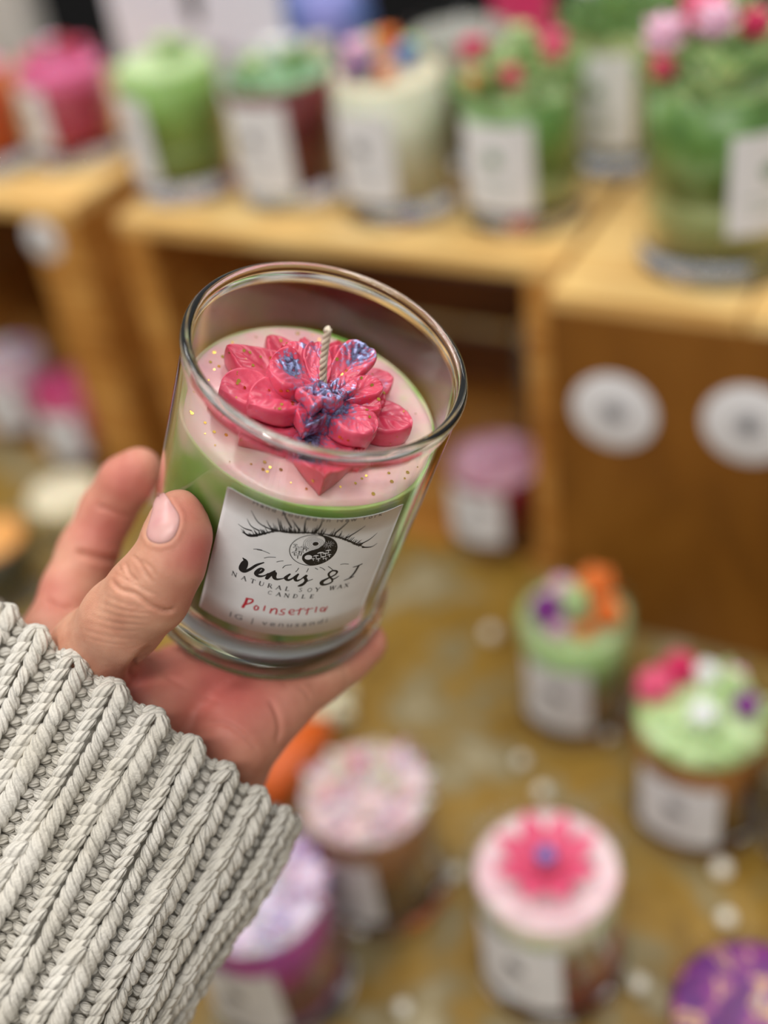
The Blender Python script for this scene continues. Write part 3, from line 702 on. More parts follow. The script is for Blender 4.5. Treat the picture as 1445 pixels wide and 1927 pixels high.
# the wick leans a little; its top is where it stands above the flower
wt1 = wb0 + np.array([0.0, 0.0, .0215])
best = min(((np.linalg.norm((o_ + d_ * t) - (wb0 + np.array([0, 0, 1]) * ((o_ + d_ * t)[2] - wb0[2]))), t) for t in np.linspace(.28, .36, 400)))
wt1 = o_ + d_ * best[1]
wick = MB(); cordm = noise_mix(principled('cotton_cord', (200, 180, 152), .8), [(196, 172, 146), (236, 222, 200)], scale=300)
ax = wt1 - wb0; Lw = np.linalg.norm(ax); ax /= Lw; sx_ = np.cross(ax, [0, 1, 0]); sx_ /= np.linalg.norm(sx_); sy_ = np.cross(ax, sx_)
for ph in (0, 2.094, 4.189):
    pts = []
    for t in np.linspace(0, 1, 60):
        a = ph + t * 22; pts.append(wb0 + ax * Lw * t + .00052 * (sx_ * math.cos(a) + sy_ * math.sin(a)) + sx_ * .0006 * math.sin(t * 3))
    V, F = tube(pts, .00062, 8); wick.add(V, F)
wick.build('wick', cordm, held, smooth=True)
# gold glitter specks on wax and petals (from a deterministic scatter)
GLT = [(437, 645), (459, 660), (470, 664), (490, 672), (476, 688), (510, 674), (529, 641), (601, 640), (634, 676), (652, 698), (644, 705), (449, 717), (446, 722), (460, 730), (506, 735), (529, 735), (540, 735), (530, 762), (526, 770), (541, 735), (550, 758), (556, 752), (551, 762), (680, 712), (700, 725), (722, 740), (690, 772), (712, 752), (695, 785), (640, 822), (655, 828), (390, 793), (366, 776), (429, 815), (407, 810), (419, 672), (412, 690), (403, 664), (396, 682), (500, 622), (560, 628), (497, 880), (510, 876), (505, 884), (530, 880), (688, 890), (680, 896), (730, 885), (735, 902), (700, 925), (666, 948), (765, 885), (500, 866), (475, 870), (590, 900), (577, 916), (668, 905), (640, 912)]
gold = principled('gold_foil', (214, 176, 84), .25, metal=1); mb = MB()
rg = random.Random(11)
GPEND = (GLT, mb, gold)
dg = bpy.context.evaluated_depsgraph_get()
from mathutils.bvhtree import BVHTree
bvs = []
for ch in held.children:
    if ch.name.split('.')[0] in ('petal', 'wax_top', 'bud', 'flower_core'):
        me = ch.data; bvs.append(BVHTree.FromPolygons([v.co[:] for v in me.vertices], [p.vertices[:] for p in me.polygons]))
def hit(px, py):
    o_, d = loc_ray(px, py); d = d / np.linalg.norm(d); bst = None
    for bv in bvs:
        h_ = bv.ray_cast(Vector(o_), Vector(d))
        if h_[0] is not None and (bst is None or h_[3] < bst[3]): bst = h_
    return bst
pts = GLT + [(rg.uniform(350, 800), rg.uniform(610, 960)) for _ in range(60)]
ng = 0
for i, (px, py) in enumerate(pts):
    h_ = hit(px, py)
    if h_ is None: continue
    p, nrm = np.array(h_[0]), np.array(h_[1]); 
    if nrm @ loc_ray(px, py)[1] > 0: nrm = -nrm
    if math.hypot(p[0], p[1]) > .0345: continue
    r = .00052 * rg.uniform(.7, 1.15) if i < len(GLT) else .0003 * rg.uniform(.6, 1.1)
    t1 = np.cross(nrm, (rg.random(), rg.random(), rg.random() + .1)); t1 /= np.linalg.norm(t1); t2 = np.cross(nrm, t1)
    nn = nrm + .35 * rg.uniform(-1, 1) * t1 + .35 * rg.uniform(-1, 1) * t2
    hexv = [p + nrm * .00022 + r * (math.cos(a) * t1 + math.sin(a) * t2) + (.25 * r * math.cos(a) * nrm) for a in np.linspace(0, 2 * math.pi, 7)[:-1]]
    hb = [q - nrm * .00008 for q in hexv]
    mb.add(np.array(hexv + hb), [(0, 1, 2, 3, 4, 5), (11, 10, 9, 8, 7, 6)] + [(a, 6 + a, 6 + (a + 1) % 6, (a + 1) % 6) for a in range(6)]); ng += 1
tag(mb.build('gold_glitter', gold, held), kind='stuff')

# ---- label on the glass
LA = math.atan2(-math.sin(1.9466), -math.cos(1.9466)); LW = .0520; LH = .0526; LY0 = .0228; LR = .03912
def lab(u, v, off=0.0):
    a = LA + (u - LW / 2) / LR; return ((LR + off) * math.cos(a), (LR + off) * math.sin(a), LY0 + v)
def lab_uv(px, py):
    o_, d = loc_ray(px, py); A_ = d[0] ** 2 + d[1] ** 2; B_ = o_[0] * d[0] + o_[1] * d[1]; C_ = o_[0] ** 2 + o_[1] ** 2 - LR ** 2
    t = (-B_ - math.sqrt(max(0, B_ * B_ - A_ * C_))) / A_; p = o_ + d * t
    return np.array([(math.atan2(p[1], p[0]) - LA) * LR + LW / 2, p[2] - LY0])
# ink materials
INK = principled('black_ink', (22, 22, 24), .55); REDINK = principled('red_ink', (196, 44, 60), .55); GREYINK = principled('dark_grey_ink', (78, 76, 78), .55); PALEINK = principled('pale_grey_ink', (104, 98, 100), .55)
V = []; F = []; K = 40; J = 6
def rc(u, v):  # rounded corners
    return u, v
for k in range(K + 1):
    u = LW * k / K; rd = .0004; cut = 0
    if u < rd: cut = rd - math.sqrt(max(0, rd * rd - (rd - u) ** 2))
    if u > LW - rd: cut = rd - math.sqrt(max(0, rd * rd - (u - LW + rd) ** 2))
    for q in range(J + 1): V.append(lab(u, cut + (LH - 2 * cut) * q / J, .00016))
    for q in range(J + 1): V.append(lab(u, cut + (LH - 2 * cut) * q / J, .00002))
S_ = 2 * (J + 1)
for k in range(K):
    for q in range(J):
        F.append((k * S_ + q, (k + 1) * S_ + q, (k + 1) * S_ + q + 1, k * S_ + q + 1)); F.append((k * S_ + J + 1 + q, k * S_ + J + 2 + q, (k + 1) * S_ + J + 2 + q, (k + 1) * S_ + J + 1 + q))
    for q0 in (0, J): F.append((k * S_ + q0, k * S_ + J + 1 + q0, (k + 1) * S_ + J + 1 + q0, (k + 1) * S_ + q0))
for k in (0, K):
    for q in range(J): F.append((k * S_ + q, k * S_ + q + 1, k * S_ + J + 2 + q, k * S_ + J + 1 + q))
labelo = mesh('paper_label', V, F, noise_mix(principled('matte_label', (226, 224, 222), .5), [(234, 234, 234), (242, 242, 242)], scale=150), held)
LIFT = .00021
class Art:
    def __init__(s): s.mb = MB()
    def stroke(s, uv, w, n_=None, smooth=True):
        uv = np.asarray(uv, float); w = np.asarray(w, float) * np.ones(len(uv))
        n_ = n_ or max(3, 6 * (len(uv) - 1)); A_ = np.column_stack([uv, w]); A_ = spline(A_, n_) if smooth else A_
        p = A_[:, :2]; t = np.gradient(p, axis=0); t /= np.linalg.norm(t, axis=1)[:, None] + 1e-12; nn = np.stack([-t[:, 1], t[:, 0]], 1); ww = np.abs(A_[:, 2:3]) / 2
        # round brush ends
        V = [lab(*q, LIFT) for pair in zip(p + nn * ww, p - nn * ww) for q in pair]
        F = [(2 * i, 2 * i + 1, 2 * i + 3, 2 * i + 2) for i in range(len(p) - 1)]
        s.mb.add(V, F)
        for e_ in (0, -1): s.disc(p[e_], ww[e_, 0])
    def disc(s, c, r, r2=None, n_=14, lift=0):
        r2 = r if r2 is None else r2
        V = [lab(c[0], c[1], LIFT + lift)] + [lab(c[0] + r * math.cos(a), c[1] + r2 * math.sin(a), LIFT + lift) for a in np.linspace(0, 2 * math.pi, n_ + 1)[:-1]]
        s.mb.add(V, [(0, i + 1, (i + 1) % n_ + 1) for i in range(n_)])
    def ring(s, c, r, w, n_=40, a0=0, a1=2 * math.pi):
        s.stroke([(c[0] + r * math.cos(a), c[1] + r * math.sin(a)) for a in np.linspace(a0, a1, n_)], w, n_=n_, smooth=False)
    def px(s, pts, ox, oy, sc, wscale=1.0, n_=None):
        """stroke read off the print: points (x, y, width)"""
        uv = [lab_uv(ox + a / sc, oy + b_ / sc) for a, b_, _ in pts]; w = [c_ / sc * .00018 * wscale for _, _, c_ in pts]
        s.stroke(uv, w, n_)
    def build(s, name, m): return s.mb.build(name, m, labelo)
B_ = (400, 1040, 4.817); A_c = (440, 920, 4.516)
art = Art()
for st in ([(278, 45, 8), (300, 72, 30), (286, 110, 46), (268, 148, 40), (292, 164, 24), (340, 146, 18), (400, 108, 16), (465, 85, 8)],
           [(395, 188, 14), (440, 172, 16), (462, 148, 15), (440, 138, 14), (412, 158, 22), (396, 188, 26), (420, 208, 20), (470, 204, 10), (505, 182, 6)],
           [(565, 160, 10), (520, 195, 26), (492, 228, 22)], [(497, 222, 12), (540, 185, 18), (568, 178, 20), (558, 212, 26), (578, 236, 18), (640, 228, 8), (668, 205, 6)],
           [(700, 190, 12), (664, 222, 22), (682, 244, 18), (720, 230, 12), (762, 198, 10)], [(775, 190, 12), (748, 228, 20), (762, 250, 16), (800, 236, 8)],
           [(800, 236, 7), (850, 200, 14), (838, 222, 18), (846, 250, 20), (812, 288, 16), (776, 298, 10), (800, 282, 7), (852, 256, 8), (905, 236, 5)],
           [(1140, 208, 6), (1090, 235, 12), (1058, 212, 12), (1052, 184, 14), (1088, 158, 13), (1125, 166, 13), (1108, 195, 12), (1046, 226, 14), (990, 258, 24), (994, 284, 20), (1040, 280, 14), (1082, 256, 12), (1072, 222, 8)],
           [(1272, 126, 6), (1310, 116, 9), (1350, 98, 10)], [(1322, 112, 14), (1282, 178, 15), (1242, 222, 13)], [(1190, 246, 6), (1238, 228, 10), (1276, 210, 7)]):
    art.px(st, *B_, wscale=1.3)
art.build('brand_lettering', INK)
art = Art()
for st in ([(315, 410, 16), (300, 450, 18), (275, 490, 18)], [(310, 412, 14), (362, 420, 13), (356, 446, 12), (300, 466, 10)],
           [(398, 474, 9), (380, 490, 11), (384, 512, 11), (406, 512, 10), (416, 490, 10), (398, 474, 8)], [(477, 478, 9), (464, 520, 10)],
           [(534, 505, 11), (522, 542, 11)], [(525, 528, 8), (560, 502, 10), (582, 512, 11), (574, 552, 10)],
           [(656, 508, 9), (628, 513, 9), (622, 528, 9), (648, 540, 9), (636, 556, 9), (600, 553, 8)],
           [(695, 537, 8), (735, 530, 8), (735, 513, 8), (705, 515, 8), (693, 540, 10), (715, 556, 9), (740, 550, 7)],
           [(797, 500, 9), (776, 556, 10)], [(757, 520, 8), (832, 500, 8)], [(868, 500, 9), (850, 553, 10)], [(835, 517, 8), (906, 498, 8)],
           [(942, 488, 9), (929, 534, 9)], [(1010, 492, 8), (984, 498, 9), (976, 520, 9), (998, 526, 9), (1016, 500, 8)], [(1037, 484, 8), (1012, 528, 9)]):
    art.px(st, *B_, wscale=1.25)
art.build('scent_lettering', REDINK)
# eye with lashes
art = Art(); lid = [(82, 366), (130, 388), (190, 388), (270, 372), (360, 352), (430, 360), (500, 366), (620, 368), (740, 376), (860, 398), (960, 430), (1040, 465), (1110, 490)]
art.px([(a, b_, w) for (a, b_), w in zip(lid, (3, 10, 12, 10, 9, 12, 10, 10, 6, 9, 9, 7, 4))], *A_c, wscale=1.5, n_=80)
for st in ([(340, 350), (215, 285), (150, 180)], [(490, 325), (445, 245), (415, 170)], [(700, 362), (738, 305), (755, 240)], [(860, 370), (920, 322), (980, 265)], [(940, 420), (1040, 362), (1115, 310)],
           [(1060, 470), (1150, 425), (1215, 370)], [(1090, 492), (1165, 488), (1215, 458)], [(150, 350), (90, 330), (40, 295)], [(215, 350), (150, 312), (115, 250)], [(180, 392), (110, 380), (80, 340)],
           [(200, 396), (130, 398), (82, 368)], [(600, 350), (604, 300), (615, 250)], [(560, 350), (525, 300), (498, 260)], [(400, 350), (388, 300), (375, 245)], [(420, 350), (405, 310), (395, 262)], [(360, 350), (310, 320), (280, 262)]):
    art.px([(a, b_, w) for (a, b_), w in zip(st, (9, 6, 2))], *A_c, wscale=1.45)
rl = random.Random(5); lids = spline(np.array(lid, float), 200)
for k in range(120):
    i = rl.randrange(4, 190); x, y = lids[i]; q = i / 200; L_ = rl.uniform(16, 60) * (1 if rl.random() < .75 else 1.5)
    ang = math.radians(150 - 120 * q + rl.uniform(-14, 14)); dx, dy = math.cos(ang) * L_, -math.sin(ang) * L_ * .8
    art.px([(x - dx * .25, y + 6, 6), (x + dx * .4, y + dy * .25, 4.5), (x + dx, y + dy, 1.5)], *A_c, wscale=1.4)
for st in ([(170, 508), (205, 508), (240, 515)], [(200, 513), (250, 522), (305, 545)], [(260, 583), (300, 575), (355, 577)], [(365, 616), (390, 610), (420, 607)], [(415, 668), (440, 646), (488, 640)], [(550, 668), (540, 685), (525, 700)],
           [(632, 672), (627, 685), (618, 702)], [(690, 668), (700, 673), (712, 680)], [(730, 662), (752, 670), (772, 686)], [(800, 655), (820, 668), (840, 686)], [(905, 638), (935, 633), (972, 635)]):
    art.px([(a, b_, 5) for a, b_ in st], *A_c)
art.build('lashes_print', INK)
# the yin-yang pupil
ec = lab_uv(440 + 677 / 4.516, 920 + 518 / 4.516); er = (np.linalg.norm(lab_uv(440 + 877 / 4.516, 920 + 500 / 4.516) - ec) + np.linalg.norm(lab_uv(440 + 478 / 4.516, 920 + 540 / 4.516) - ec)) / 2
art = Art(); art.ring(ec, er, .00022, 60)
def rot2(x, y, a=math.radians(12)): return (ec[0] + er * (x * math.cos(a) - y * math.sin(a)), ec[1] + er * (x * math.sin(a) + y * math.cos(a)))
# dark half: right/bottom. boundary S curve from upper right to lower left
bound = [(.15, .98), (.42, .78), (.46, .45), (.2, .12), (-.15, -.02), (-.42, -.22), (-.48, -.55), (-.3, -.88), (-.1, -.99)]
bs = spline(np.array(bound), 40); V = []; F = []
for i, (x, y) in enumerate(bs):
    a0 = math.atan2(.98, .15); a1 = math.atan2(-.99, -.1); a = a0 + (a1 - a0) * i / 39
    for q in range(7):
        t = q / 6; V.append(lab(*rot2(x * (1 - t) + math.cos(a) * t, y * (1 - t) + math.sin(a) * t), LIFT))
for i in range(39):
    for q in range(6): F.append((i * 7 + q, i * 7 + q + 1, (i + 1) * 7 + q + 1, (i + 1) * 7 + q))
art.mb.add(V, F)
cw = (.08, .42); art.disc(rot2(*cw), er * .13)
for r_ in (.2, .27, .34, .42, .5): art.ring(rot2(*cw), er * r_, .00009, 30, *( (0, 6.283) if r_ < .4 else (1.6, 4.9)))
rm = random.Random(9)
for (x, y, s) in ((-.72, .2, .13), (-.6, .0, .17), (-.42, .22, .12), (-.8, -.12, .1), (-.66, -.3, .14), (-.5, -.1, .1), (-.75, .38, .08), (-.3, .12, .1)):
    a = np.linspace(0, math.pi, 10); art.stroke([rot2(x + s * math.cos(t), y + s * .7 * math.sin(t)) for t in a], .00012, 12); art.stroke([rot2(x - s, y), rot2(x + s, y)], .0001, 3); art.stroke([rot2(x, y), rot2(x - .01, y - s * 1.3)], .00022, 3)
for k in range(26):
    a = rm.uniform(1.7, 4.4); q = rm.uniform(.5, .95); art.disc(rot2(q * math.cos(a), q * math.sin(a)), .00007, n_=6)
art.build('eye_print', INK)
art = Art(); LIFT2 = LIFT; LIFT = .00030
for (x, y, s) in ((.1, -.38, .12), (.3, -.22, .15), (.5, -.3, .13), (.4, -.5, .12), (.62, -.12, .12), (.2, -.6, .1), (.66, -.42, .1), (.52, -.62, .08), (-.02, -.55, .08)):
    art.mb.add([lab(*rot2(x + s * math.cos(t), y + s * .6 * math.sin(t)), LIFT) for t in np.linspace(0, math.pi, 9)], [tuple(range(9))]); art.stroke([rot2(x, y), rot2(x + .015, y - s * 1.3)], .0002, 3)
art.disc(rot2(-.22, -.42), er * .16); 
for k in range(12):
    a = k * .52; art.stroke([rot2(.62 + .06 * math.cos(a), .3 + .06 * math.sin(a)), rot2(.62 + .24 * math.cos(a), .3 + .24 * math.sin(a))], .00008, 3)
for k in range(46):
    a = rm.uniform(-1.6, 1.2); q = rm.uniform(.4, .95); x, y = q * math.cos(a), q * math.sin(a)
    if y < 0 or x > .5: art.disc(rot2(x, y), .00006, n_=6)
art.build('eye_white_print', PAPER); LIFT = LIFT2
# serif capitals
GL = {'N': ([[(0, 0), (0, 1)], [(.7, 0), (.7, 1)]], [[(0, 1), (.7, 0)]]), 'A': ([[(0, 0), (.38, 1)], [(.17, .38), (.6, .38)]], [[(.38, 1), (.78, 0)]]), 'T': ([[(0, 1), (.75, 1)], [(0, 1), (0, .85)], [(.75, 1), (.75, .85)]], [[(.375, 1), (.375, 0)]]),
      'U': ([[(.68, 1), (.68, .3), (.5, .02), (.3, 0)]], [[(.06, 1), (.06, .3), (.15, .06), (.34, 0)]]), 'R': ([[(.1, 1), (.42, 1), (.58, .78), (.42, .54), (.1, .5)]], [[(.1, 0), (.1, 1)], [(.34, .5), (.7, 0)]]), 'L': ([[(.1, 0), (.6, 0), (.6, .16)]], [[(.1, 0), (.1, 1)]]),
      'S': ([[(.5, .85), (.3, 1), (.1, .8), (.2, .58), (.42, .45), (.52, .22), (.3, 0), (.05, .14)]], []), 'O': ([[(.4, 1), (.7, .75), (.7, .25), (.4, 0), (.1, .25), (.1, .75), (.4, 1)]], []), 'Y': ([[(.38, .45), (.72, 1)]], [[(0, 1), (.38, .45), (.38, 0)]]),
      'W': ([[(.26, 0), (.48, 1)], [(.76, 0), (1, 1)]], [[(0, 1), (.26, 0)], [(.48, 1), (.76, 0)]]), 'X': ([[(0, 0), (.66, 1)]], [[(0, 1), (.7, 0)]]), 'C': ([[(.68, .82), (.42, 1), (.12, .75), (.12, .25), (.42, 0), (.7, .2)]], []),
      'D': ([[(.1, 1), (.4, 1), (.7, .7), (.7, .3), (.4, 0), (.1, 0)]], [[(.1, 0), (.1, 1)]]), 'E': ([[(.1, 1), (.56, 1), (.56, .84)], [(.1, .52), (.44, .52)], [(.1, 0), (.6, 0), (.6, .18)]], [[(.1, 0), (.1, 1)]])}
def caps(art, ch, u, v, hgt):
    thin, thick = GL[ch]
    for L_, w in ((thin, .00017), (thick, .00034)):
        for p in L_: art.stroke([(u + a * hgt * .95, v + b_ * hgt) for a, b_ in p], w, n_=max(2, 5 * (len(p) - 1)), smooth=len(p) > 3)
    for p in thick + (thin if ch in 'NAUWXY' else []):
        for q in (p[0], p[-1]):
            if q[1] in (0, 1) and len(p) < 4: art.stroke([(u + (q[0] - .14) * hgt * .95, v + q[1] * hgt), (u + (q[0] + .14) * hgt * .95, v + q[1] * hgt)], .0001, 2)
art = Art()
# letter places read off the print
row = [('N', 200, 195), ('A', 285, 232), ('T', 365, 255), ('U', 445, 277), ('R', 522, 297), ('A', 600, 312), ('L', 682, 322), ('S', 803, 328), ('O', 880, 327), ('Y', 953, 320), ('W', 1083, 305), ('A', 1155, 295), ('X', 1215, 283)]
P0 = [lab_uv(400 + x / 4.817, 1040 + y / 4.817) for _, x, y in row]; vmean = float(np.mean([p[1] for p in P0]))
for (ch, x, y), p in zip(row, P0): caps(art, ch, p[0] - .0006, .6 * vmean + .4 * p[1] - .0010, .0017)
row = [('C', 522, 357), ('A', 600, 372), ('N', 675, 382), ('D', 752, 387), ('L', 830, 390), ('E', 905, 387)]
P0 = [lab_uv(400 + x / 4.817, 1040 + y / 4.817) for _, x, y in row]; vmean = float(np.mean([p[1] for p in P0]))
for (ch, x, y), p in zip(row, P0): caps(art, ch, p[0] - .0006, .6 * vmean + .4 * p[1] - .0009, .0016)
art.build('small_capitals', GREYINK)
def text_on_label(txt, u0, u1, v0, v1, size, name, m, vclip=None, gap=1.35):
    cu = bpy.data.curves.new(name, 'FONT'); cu.body = txt; cu.size = size; cu.space_character = gap; cu.resolution_u = 3
    to = bpy.data.objects.new(name, cu); COL.objects.link(to)
    dgr = bpy.context.evaluated_depsgraph_get(); me = to.evaluated_get(dgr).to_mesh()
    P_ = np.array([v.co[:] for v in me.vertices]); Fs = [tuple(p.vertices) for p in me.polygons]
    bpy.data.objects.remove(to, do_unlink=True)
    x0, x1 = P_[:, 0].min(), P_[:, 0].max(); t = (P_[:, 0] - x0) / (x1 - x0)
    u = u0 + (u1 - u0) * t; v = v0 + (v1 - v0) * t + P_[:, 1]
    if vclip is not None: v = np.minimum(v, vclip)
    return mesh(name, [lab(a, b2, LIFT) for a, b2 in zip(u, v)], Fs, m, labelo, smooth=False)
a = lab_uv(400 + 155 / 4.817, 1040 + 572 / 4.817); b2 = lab_uv(400 + 1030 / 4.817, 1040 + 625 / 4.817)
text_on_label('IG | venusandi', a[0], b2[0], a[1], b2[1], .0032, 'handle_lettering', PALEINK)
a = lab_uv(440 + 172 / 4.516, 920 + 92 / 4.516); b2 = lab_uv(440 + 1250 / 4.516, 920 + 232 / 4.516)
text_on_label('Hand poured in New York', a[0], b2[0], LH - .0012, LH - .0012, .0022, 'top_lettering', GREYINK, vclip=LH - .0001)

# ================================================================== the hand
AX = GA
def under(px, py, r, gap=0.0):
    """depth at which a ball of radius r touches the underside of the jar"""
    d = np.array([(px - W / 2) / FPX, (py - H / 2) / FPX, 1.0]); t = (GB @ AX) / (d @ AX); return t + (r + gap) / abs(d @ AX)
def wallz(px, py):
    o_, d = loc_ray(px, py); R_ = .039; A_ = d[0] ** 2 + d[1] ** 2; B_ = o_[0] * d[0] + o_[1] * d[1]; C_ = o_[0] ** 2 + o_[1] ** 2 - R_ ** 2
    D_ = B_ * B_ - A_ * C_
    return (-B_ - math.sqrt(D_)) / A_ if D_ > 0 else None
prims = []   # (a, ra, b, rb, k)
def chain(pts, k=.004):
    q = [(C(px, py, z), r * mm) for px, py, z, r in pts]
    for (a, ra), (b_, rb) in zip(q[:-1], q[1:]): prims.append((a, ra, b_, rb, k))
THUMB = [(130, 1312, .364, 14.5), (180, 1225, .3455, 12.6), (232, 1165, .329, 11.3), (280, 1116, .321, 10.9), (318, 1058, .3175, 9.3), (336, 1005, .317, 8.3), (338, 970, .3185, 7.2)]
groups = []
def finger(pts, k): 
    global prims
    prims = []; chain(pts, k); groups.append(prims)
finger(THUMB, .003)
finger([(115, 1300, .372, 12.5), (108, 1195, .382, 10.8), (138, 1110, .388, 9.9), (165, 1040, .392, 9.5), (203, 960, .392, 8.8), (236, 908, .388, 8.4), (262, 885, .385, 7.6)], .0025)   # index
finger([(150, 1310, .385, 12), (180, 1230, .400, 10), (250, 1165, .418, 9.5), (320, 1100, .434, 9), (400, 1040, .437, 8.4)], .0025)  # middle, behind the jar
finger([(280, 1330, under(280, 1330, .013), 13), (400, 1250, under(400, 1250, .010), 10), (500, 1190, under(500, 1190, .009), 9), (590, 1140, under(590, 1140, .008), 8)], .0025)  # ring, under the foot
finger([(440, 1380, under(440, 1380, .013), 12.5), (520, 1318, under(520, 1318, .0115), 11.2), (595, 1268, under(595, 1268, .0095), 9.4), (645, 1236, under(645, 1236, .0087), 8.6), (684, 1210, under(684, 1210, .0078), 7.8)], .0025)   # little
# palm
finger([(150, 1420, .372, 21), (190, 1330, .366, 17), (210, 1260, .362, 12)], .006)                   # thenar
finger([(330, 1560, .372, 21), (400, 1440, .371, 17.0), (440, 1385, .370, 14.5)], .006)                 # little-finger side
finger([(240, 1530, .376, 22), (300, 1390, .378, 17), (340, 1290, .386, 14)], .006)                   # middle of the palm
finger([(200, 1420, .380, 20), (150, 1320, .386, 14), (110, 1240, .386, 12)], .006)
finger([(70, 1900, .350, 24), (180, 1640, .365, 24), (260, 1500, .374, 21)], .01)                     # forearm inside the sleeve
allp = [(a, ra, b_, rb) for g in groups for (a, ra, b_, rb, k) in g]
lo = np.min([np.minimum(a - ra, b_ - rb) for a, ra, b_, rb in allp], axis=0) - .004
hi = np.max([np.maximum(a + ra, b_ + rb) for a, ra, b_, rb in allp], axis=0) + .004
RES = .00125
nx, ny, nz = [int(v) for v in np.ceil((hi - lo) / RES)]
gx = (lo[0] + np.arange(nx) * RES).astype(np.float32)[:, None, None]; gy = (lo[1] + np.arange(ny) * RES).astype(np.float32)[None, :, None]; gz = (lo[2] + np.arange(nz) * RES).astype(np.float32)[None, None, :]
def cone_sdf(X, Y, Z, a, ra, b_, rb):
    ba = b_ - a; l2 = ba @ ba; t = np.clip(((X - a[0]) * ba[0] + (Y - a[1]) * ba[1] + (Z - a[2]) * ba[2]) / l2, 0, 1)
    return np.sqrt((X - a[0] - ba[0] * t) ** 2 + (Y - a[1] - ba[1] * t) ** 2 + (Z - a[2] - ba[2] * t) ** 2) - (ra + (rb - ra) * t)
def smin(a, b_, k): h = np.clip(.5 + .5 * (b_ - a) / k, 0, 1); return b_ * (1 - h) + a * h - k * h * (1 - h)
def hand_sdf(X, Y, Z):
    D_ = None
    for gi, g in enumerate(groups):
        d = None
        for (a, ra, b_, rb, k) in g:
            c = cone_sdf(X, Y, Z, a, ra, b_, rb); d = c if d is None else smin(d, c, .004)
        D_ = d if D_ is None else smin(D_, d, .0035 if gi < 5 else .009)
    # the jar presses into the flesh
    q = [X - GB[0], Y - GB[1], Z - GB[2]]; h_ = q[0] * GA[0] + q[1] * GA[1] + q[2] * GA[2]
    r2 = np.sqrt(np.maximum(q[0] ** 2 + q[1] ** 2 + q[2] ** 2 - h_ ** 2, 0))
    R_ = np.where(h_ < .010, .0416, .0395)
    gd = np.maximum(np.maximum(r2 - R_, -h_ - .0002), h_ - .1)
    return np.maximum(D_, -gd)
SD = hand_sdf(gx, gy, gz).astype(np.float32)
def surface_nets(S, lo, res):
    ins = S < 0
    nx, ny, nz = S.shape
    cs = np.zeros((nx - 1, ny - 1, nz - 1), np.int8)
    for i in (0, 1):
        for j in (0, 1):
            for k in (0, 1): cs += ins[i:nx - 1 + i, j:ny - 1 + j, k:nz - 1 + k]
    act = (cs > 0) & (cs < 8); ids = -np.ones(act.shape, np.int64); idx = np.argwhere(act); ids[act] = np.arange(len(idx))
    acc = np.zeros((len(idx), 3)); cnt = np.zeros(len(idx)); I, J, K = idx.T
    cor = [(i, j, k) for i in (0, 1) for j in (0, 1) for k in (0, 1)]
    for a in cor:
        for ax_ in range(3):
            if a[ax_] == 1: continue
            b_ = list(a); b_[ax_] = 1
            va = S[I + a[0], J + a[1], K + a[2]]; vb = S[I + b_[0], J + b_[1], K + b_[2]]; m = (va < 0) != (vb < 0)
            t = np.where(m, va / np.where(m, va - vb, 1), 0); P_ = np.tile(np.array(a, float), (len(idx), 1)); P_[:, ax_] = t
            acc[m] += P_[m]; cnt[m] += 1
    V = lo + (idx + acc / cnt[:, None]) * res
    F = []
    for ax_ in range(3):
        u, v = [(1, 2), (2, 0), (0, 1)][ax_]
        s0 = [slice(None)] * 3; s1 = [slice(None)] * 3; s0[ax_] = slice(0, -1); s1[ax_] = slice(1, None)
        a = ins[tuple(s0)]; b_ = ins[tuple(s1)]; E_ = np.argwhere(a != b_)
        E_ = E_[(E_[:, u] > 0) & (E_[:, v] > 0)]
        sh = [S.shape[0] - 1, S.shape[1] - 1, S.shape[2] - 1]
        ok = (E_[:, u] < sh[u]) & (E_[:, v] < sh[v]); E_ = E_[ok]
        def cell(du, dv): q = E_.copy(); q[:, u] += du; q[:, v] += dv; return ids[q[:, 0], q[:, 1], q[:, 2]]
        Q = np.stack([cell(-1, -1), cell(0, -1), cell(0, 0), cell(-1, 0)], 1)
        fl = ~a[E_[:, 0], E_[:, 1], E_[:, 2]]
        Q[fl] = Q[fl][:, ::-1]; F.append(Q)
    return V, np.concatenate(F)
Vh, Fh = surface_nets(SD, lo, RES)
def relax(V, F, it, lam=.5):
    E_ = np.concatenate([F[:, [0, 1]], F[:, [1, 2]], F[:, [2, 3]], F[:, [3, 0]]]); E_ = np.concatenate([E_, E_[:, ::-1]])
    n_ = len(V); cnt = np.bincount(E_[:, 0], minlength=n_)[:, None]
    for s in range(it):
        for la in (lam, -lam * .98):
            acc = np.stack([np.bincount(E_[:, 0], weights=V[E_[:, 1], c_], minlength=n_) for c_ in range(3)], 1); V = V + la * (acc / cnt - V)
    return V
Vh = relax(Vh, Fh, 5)
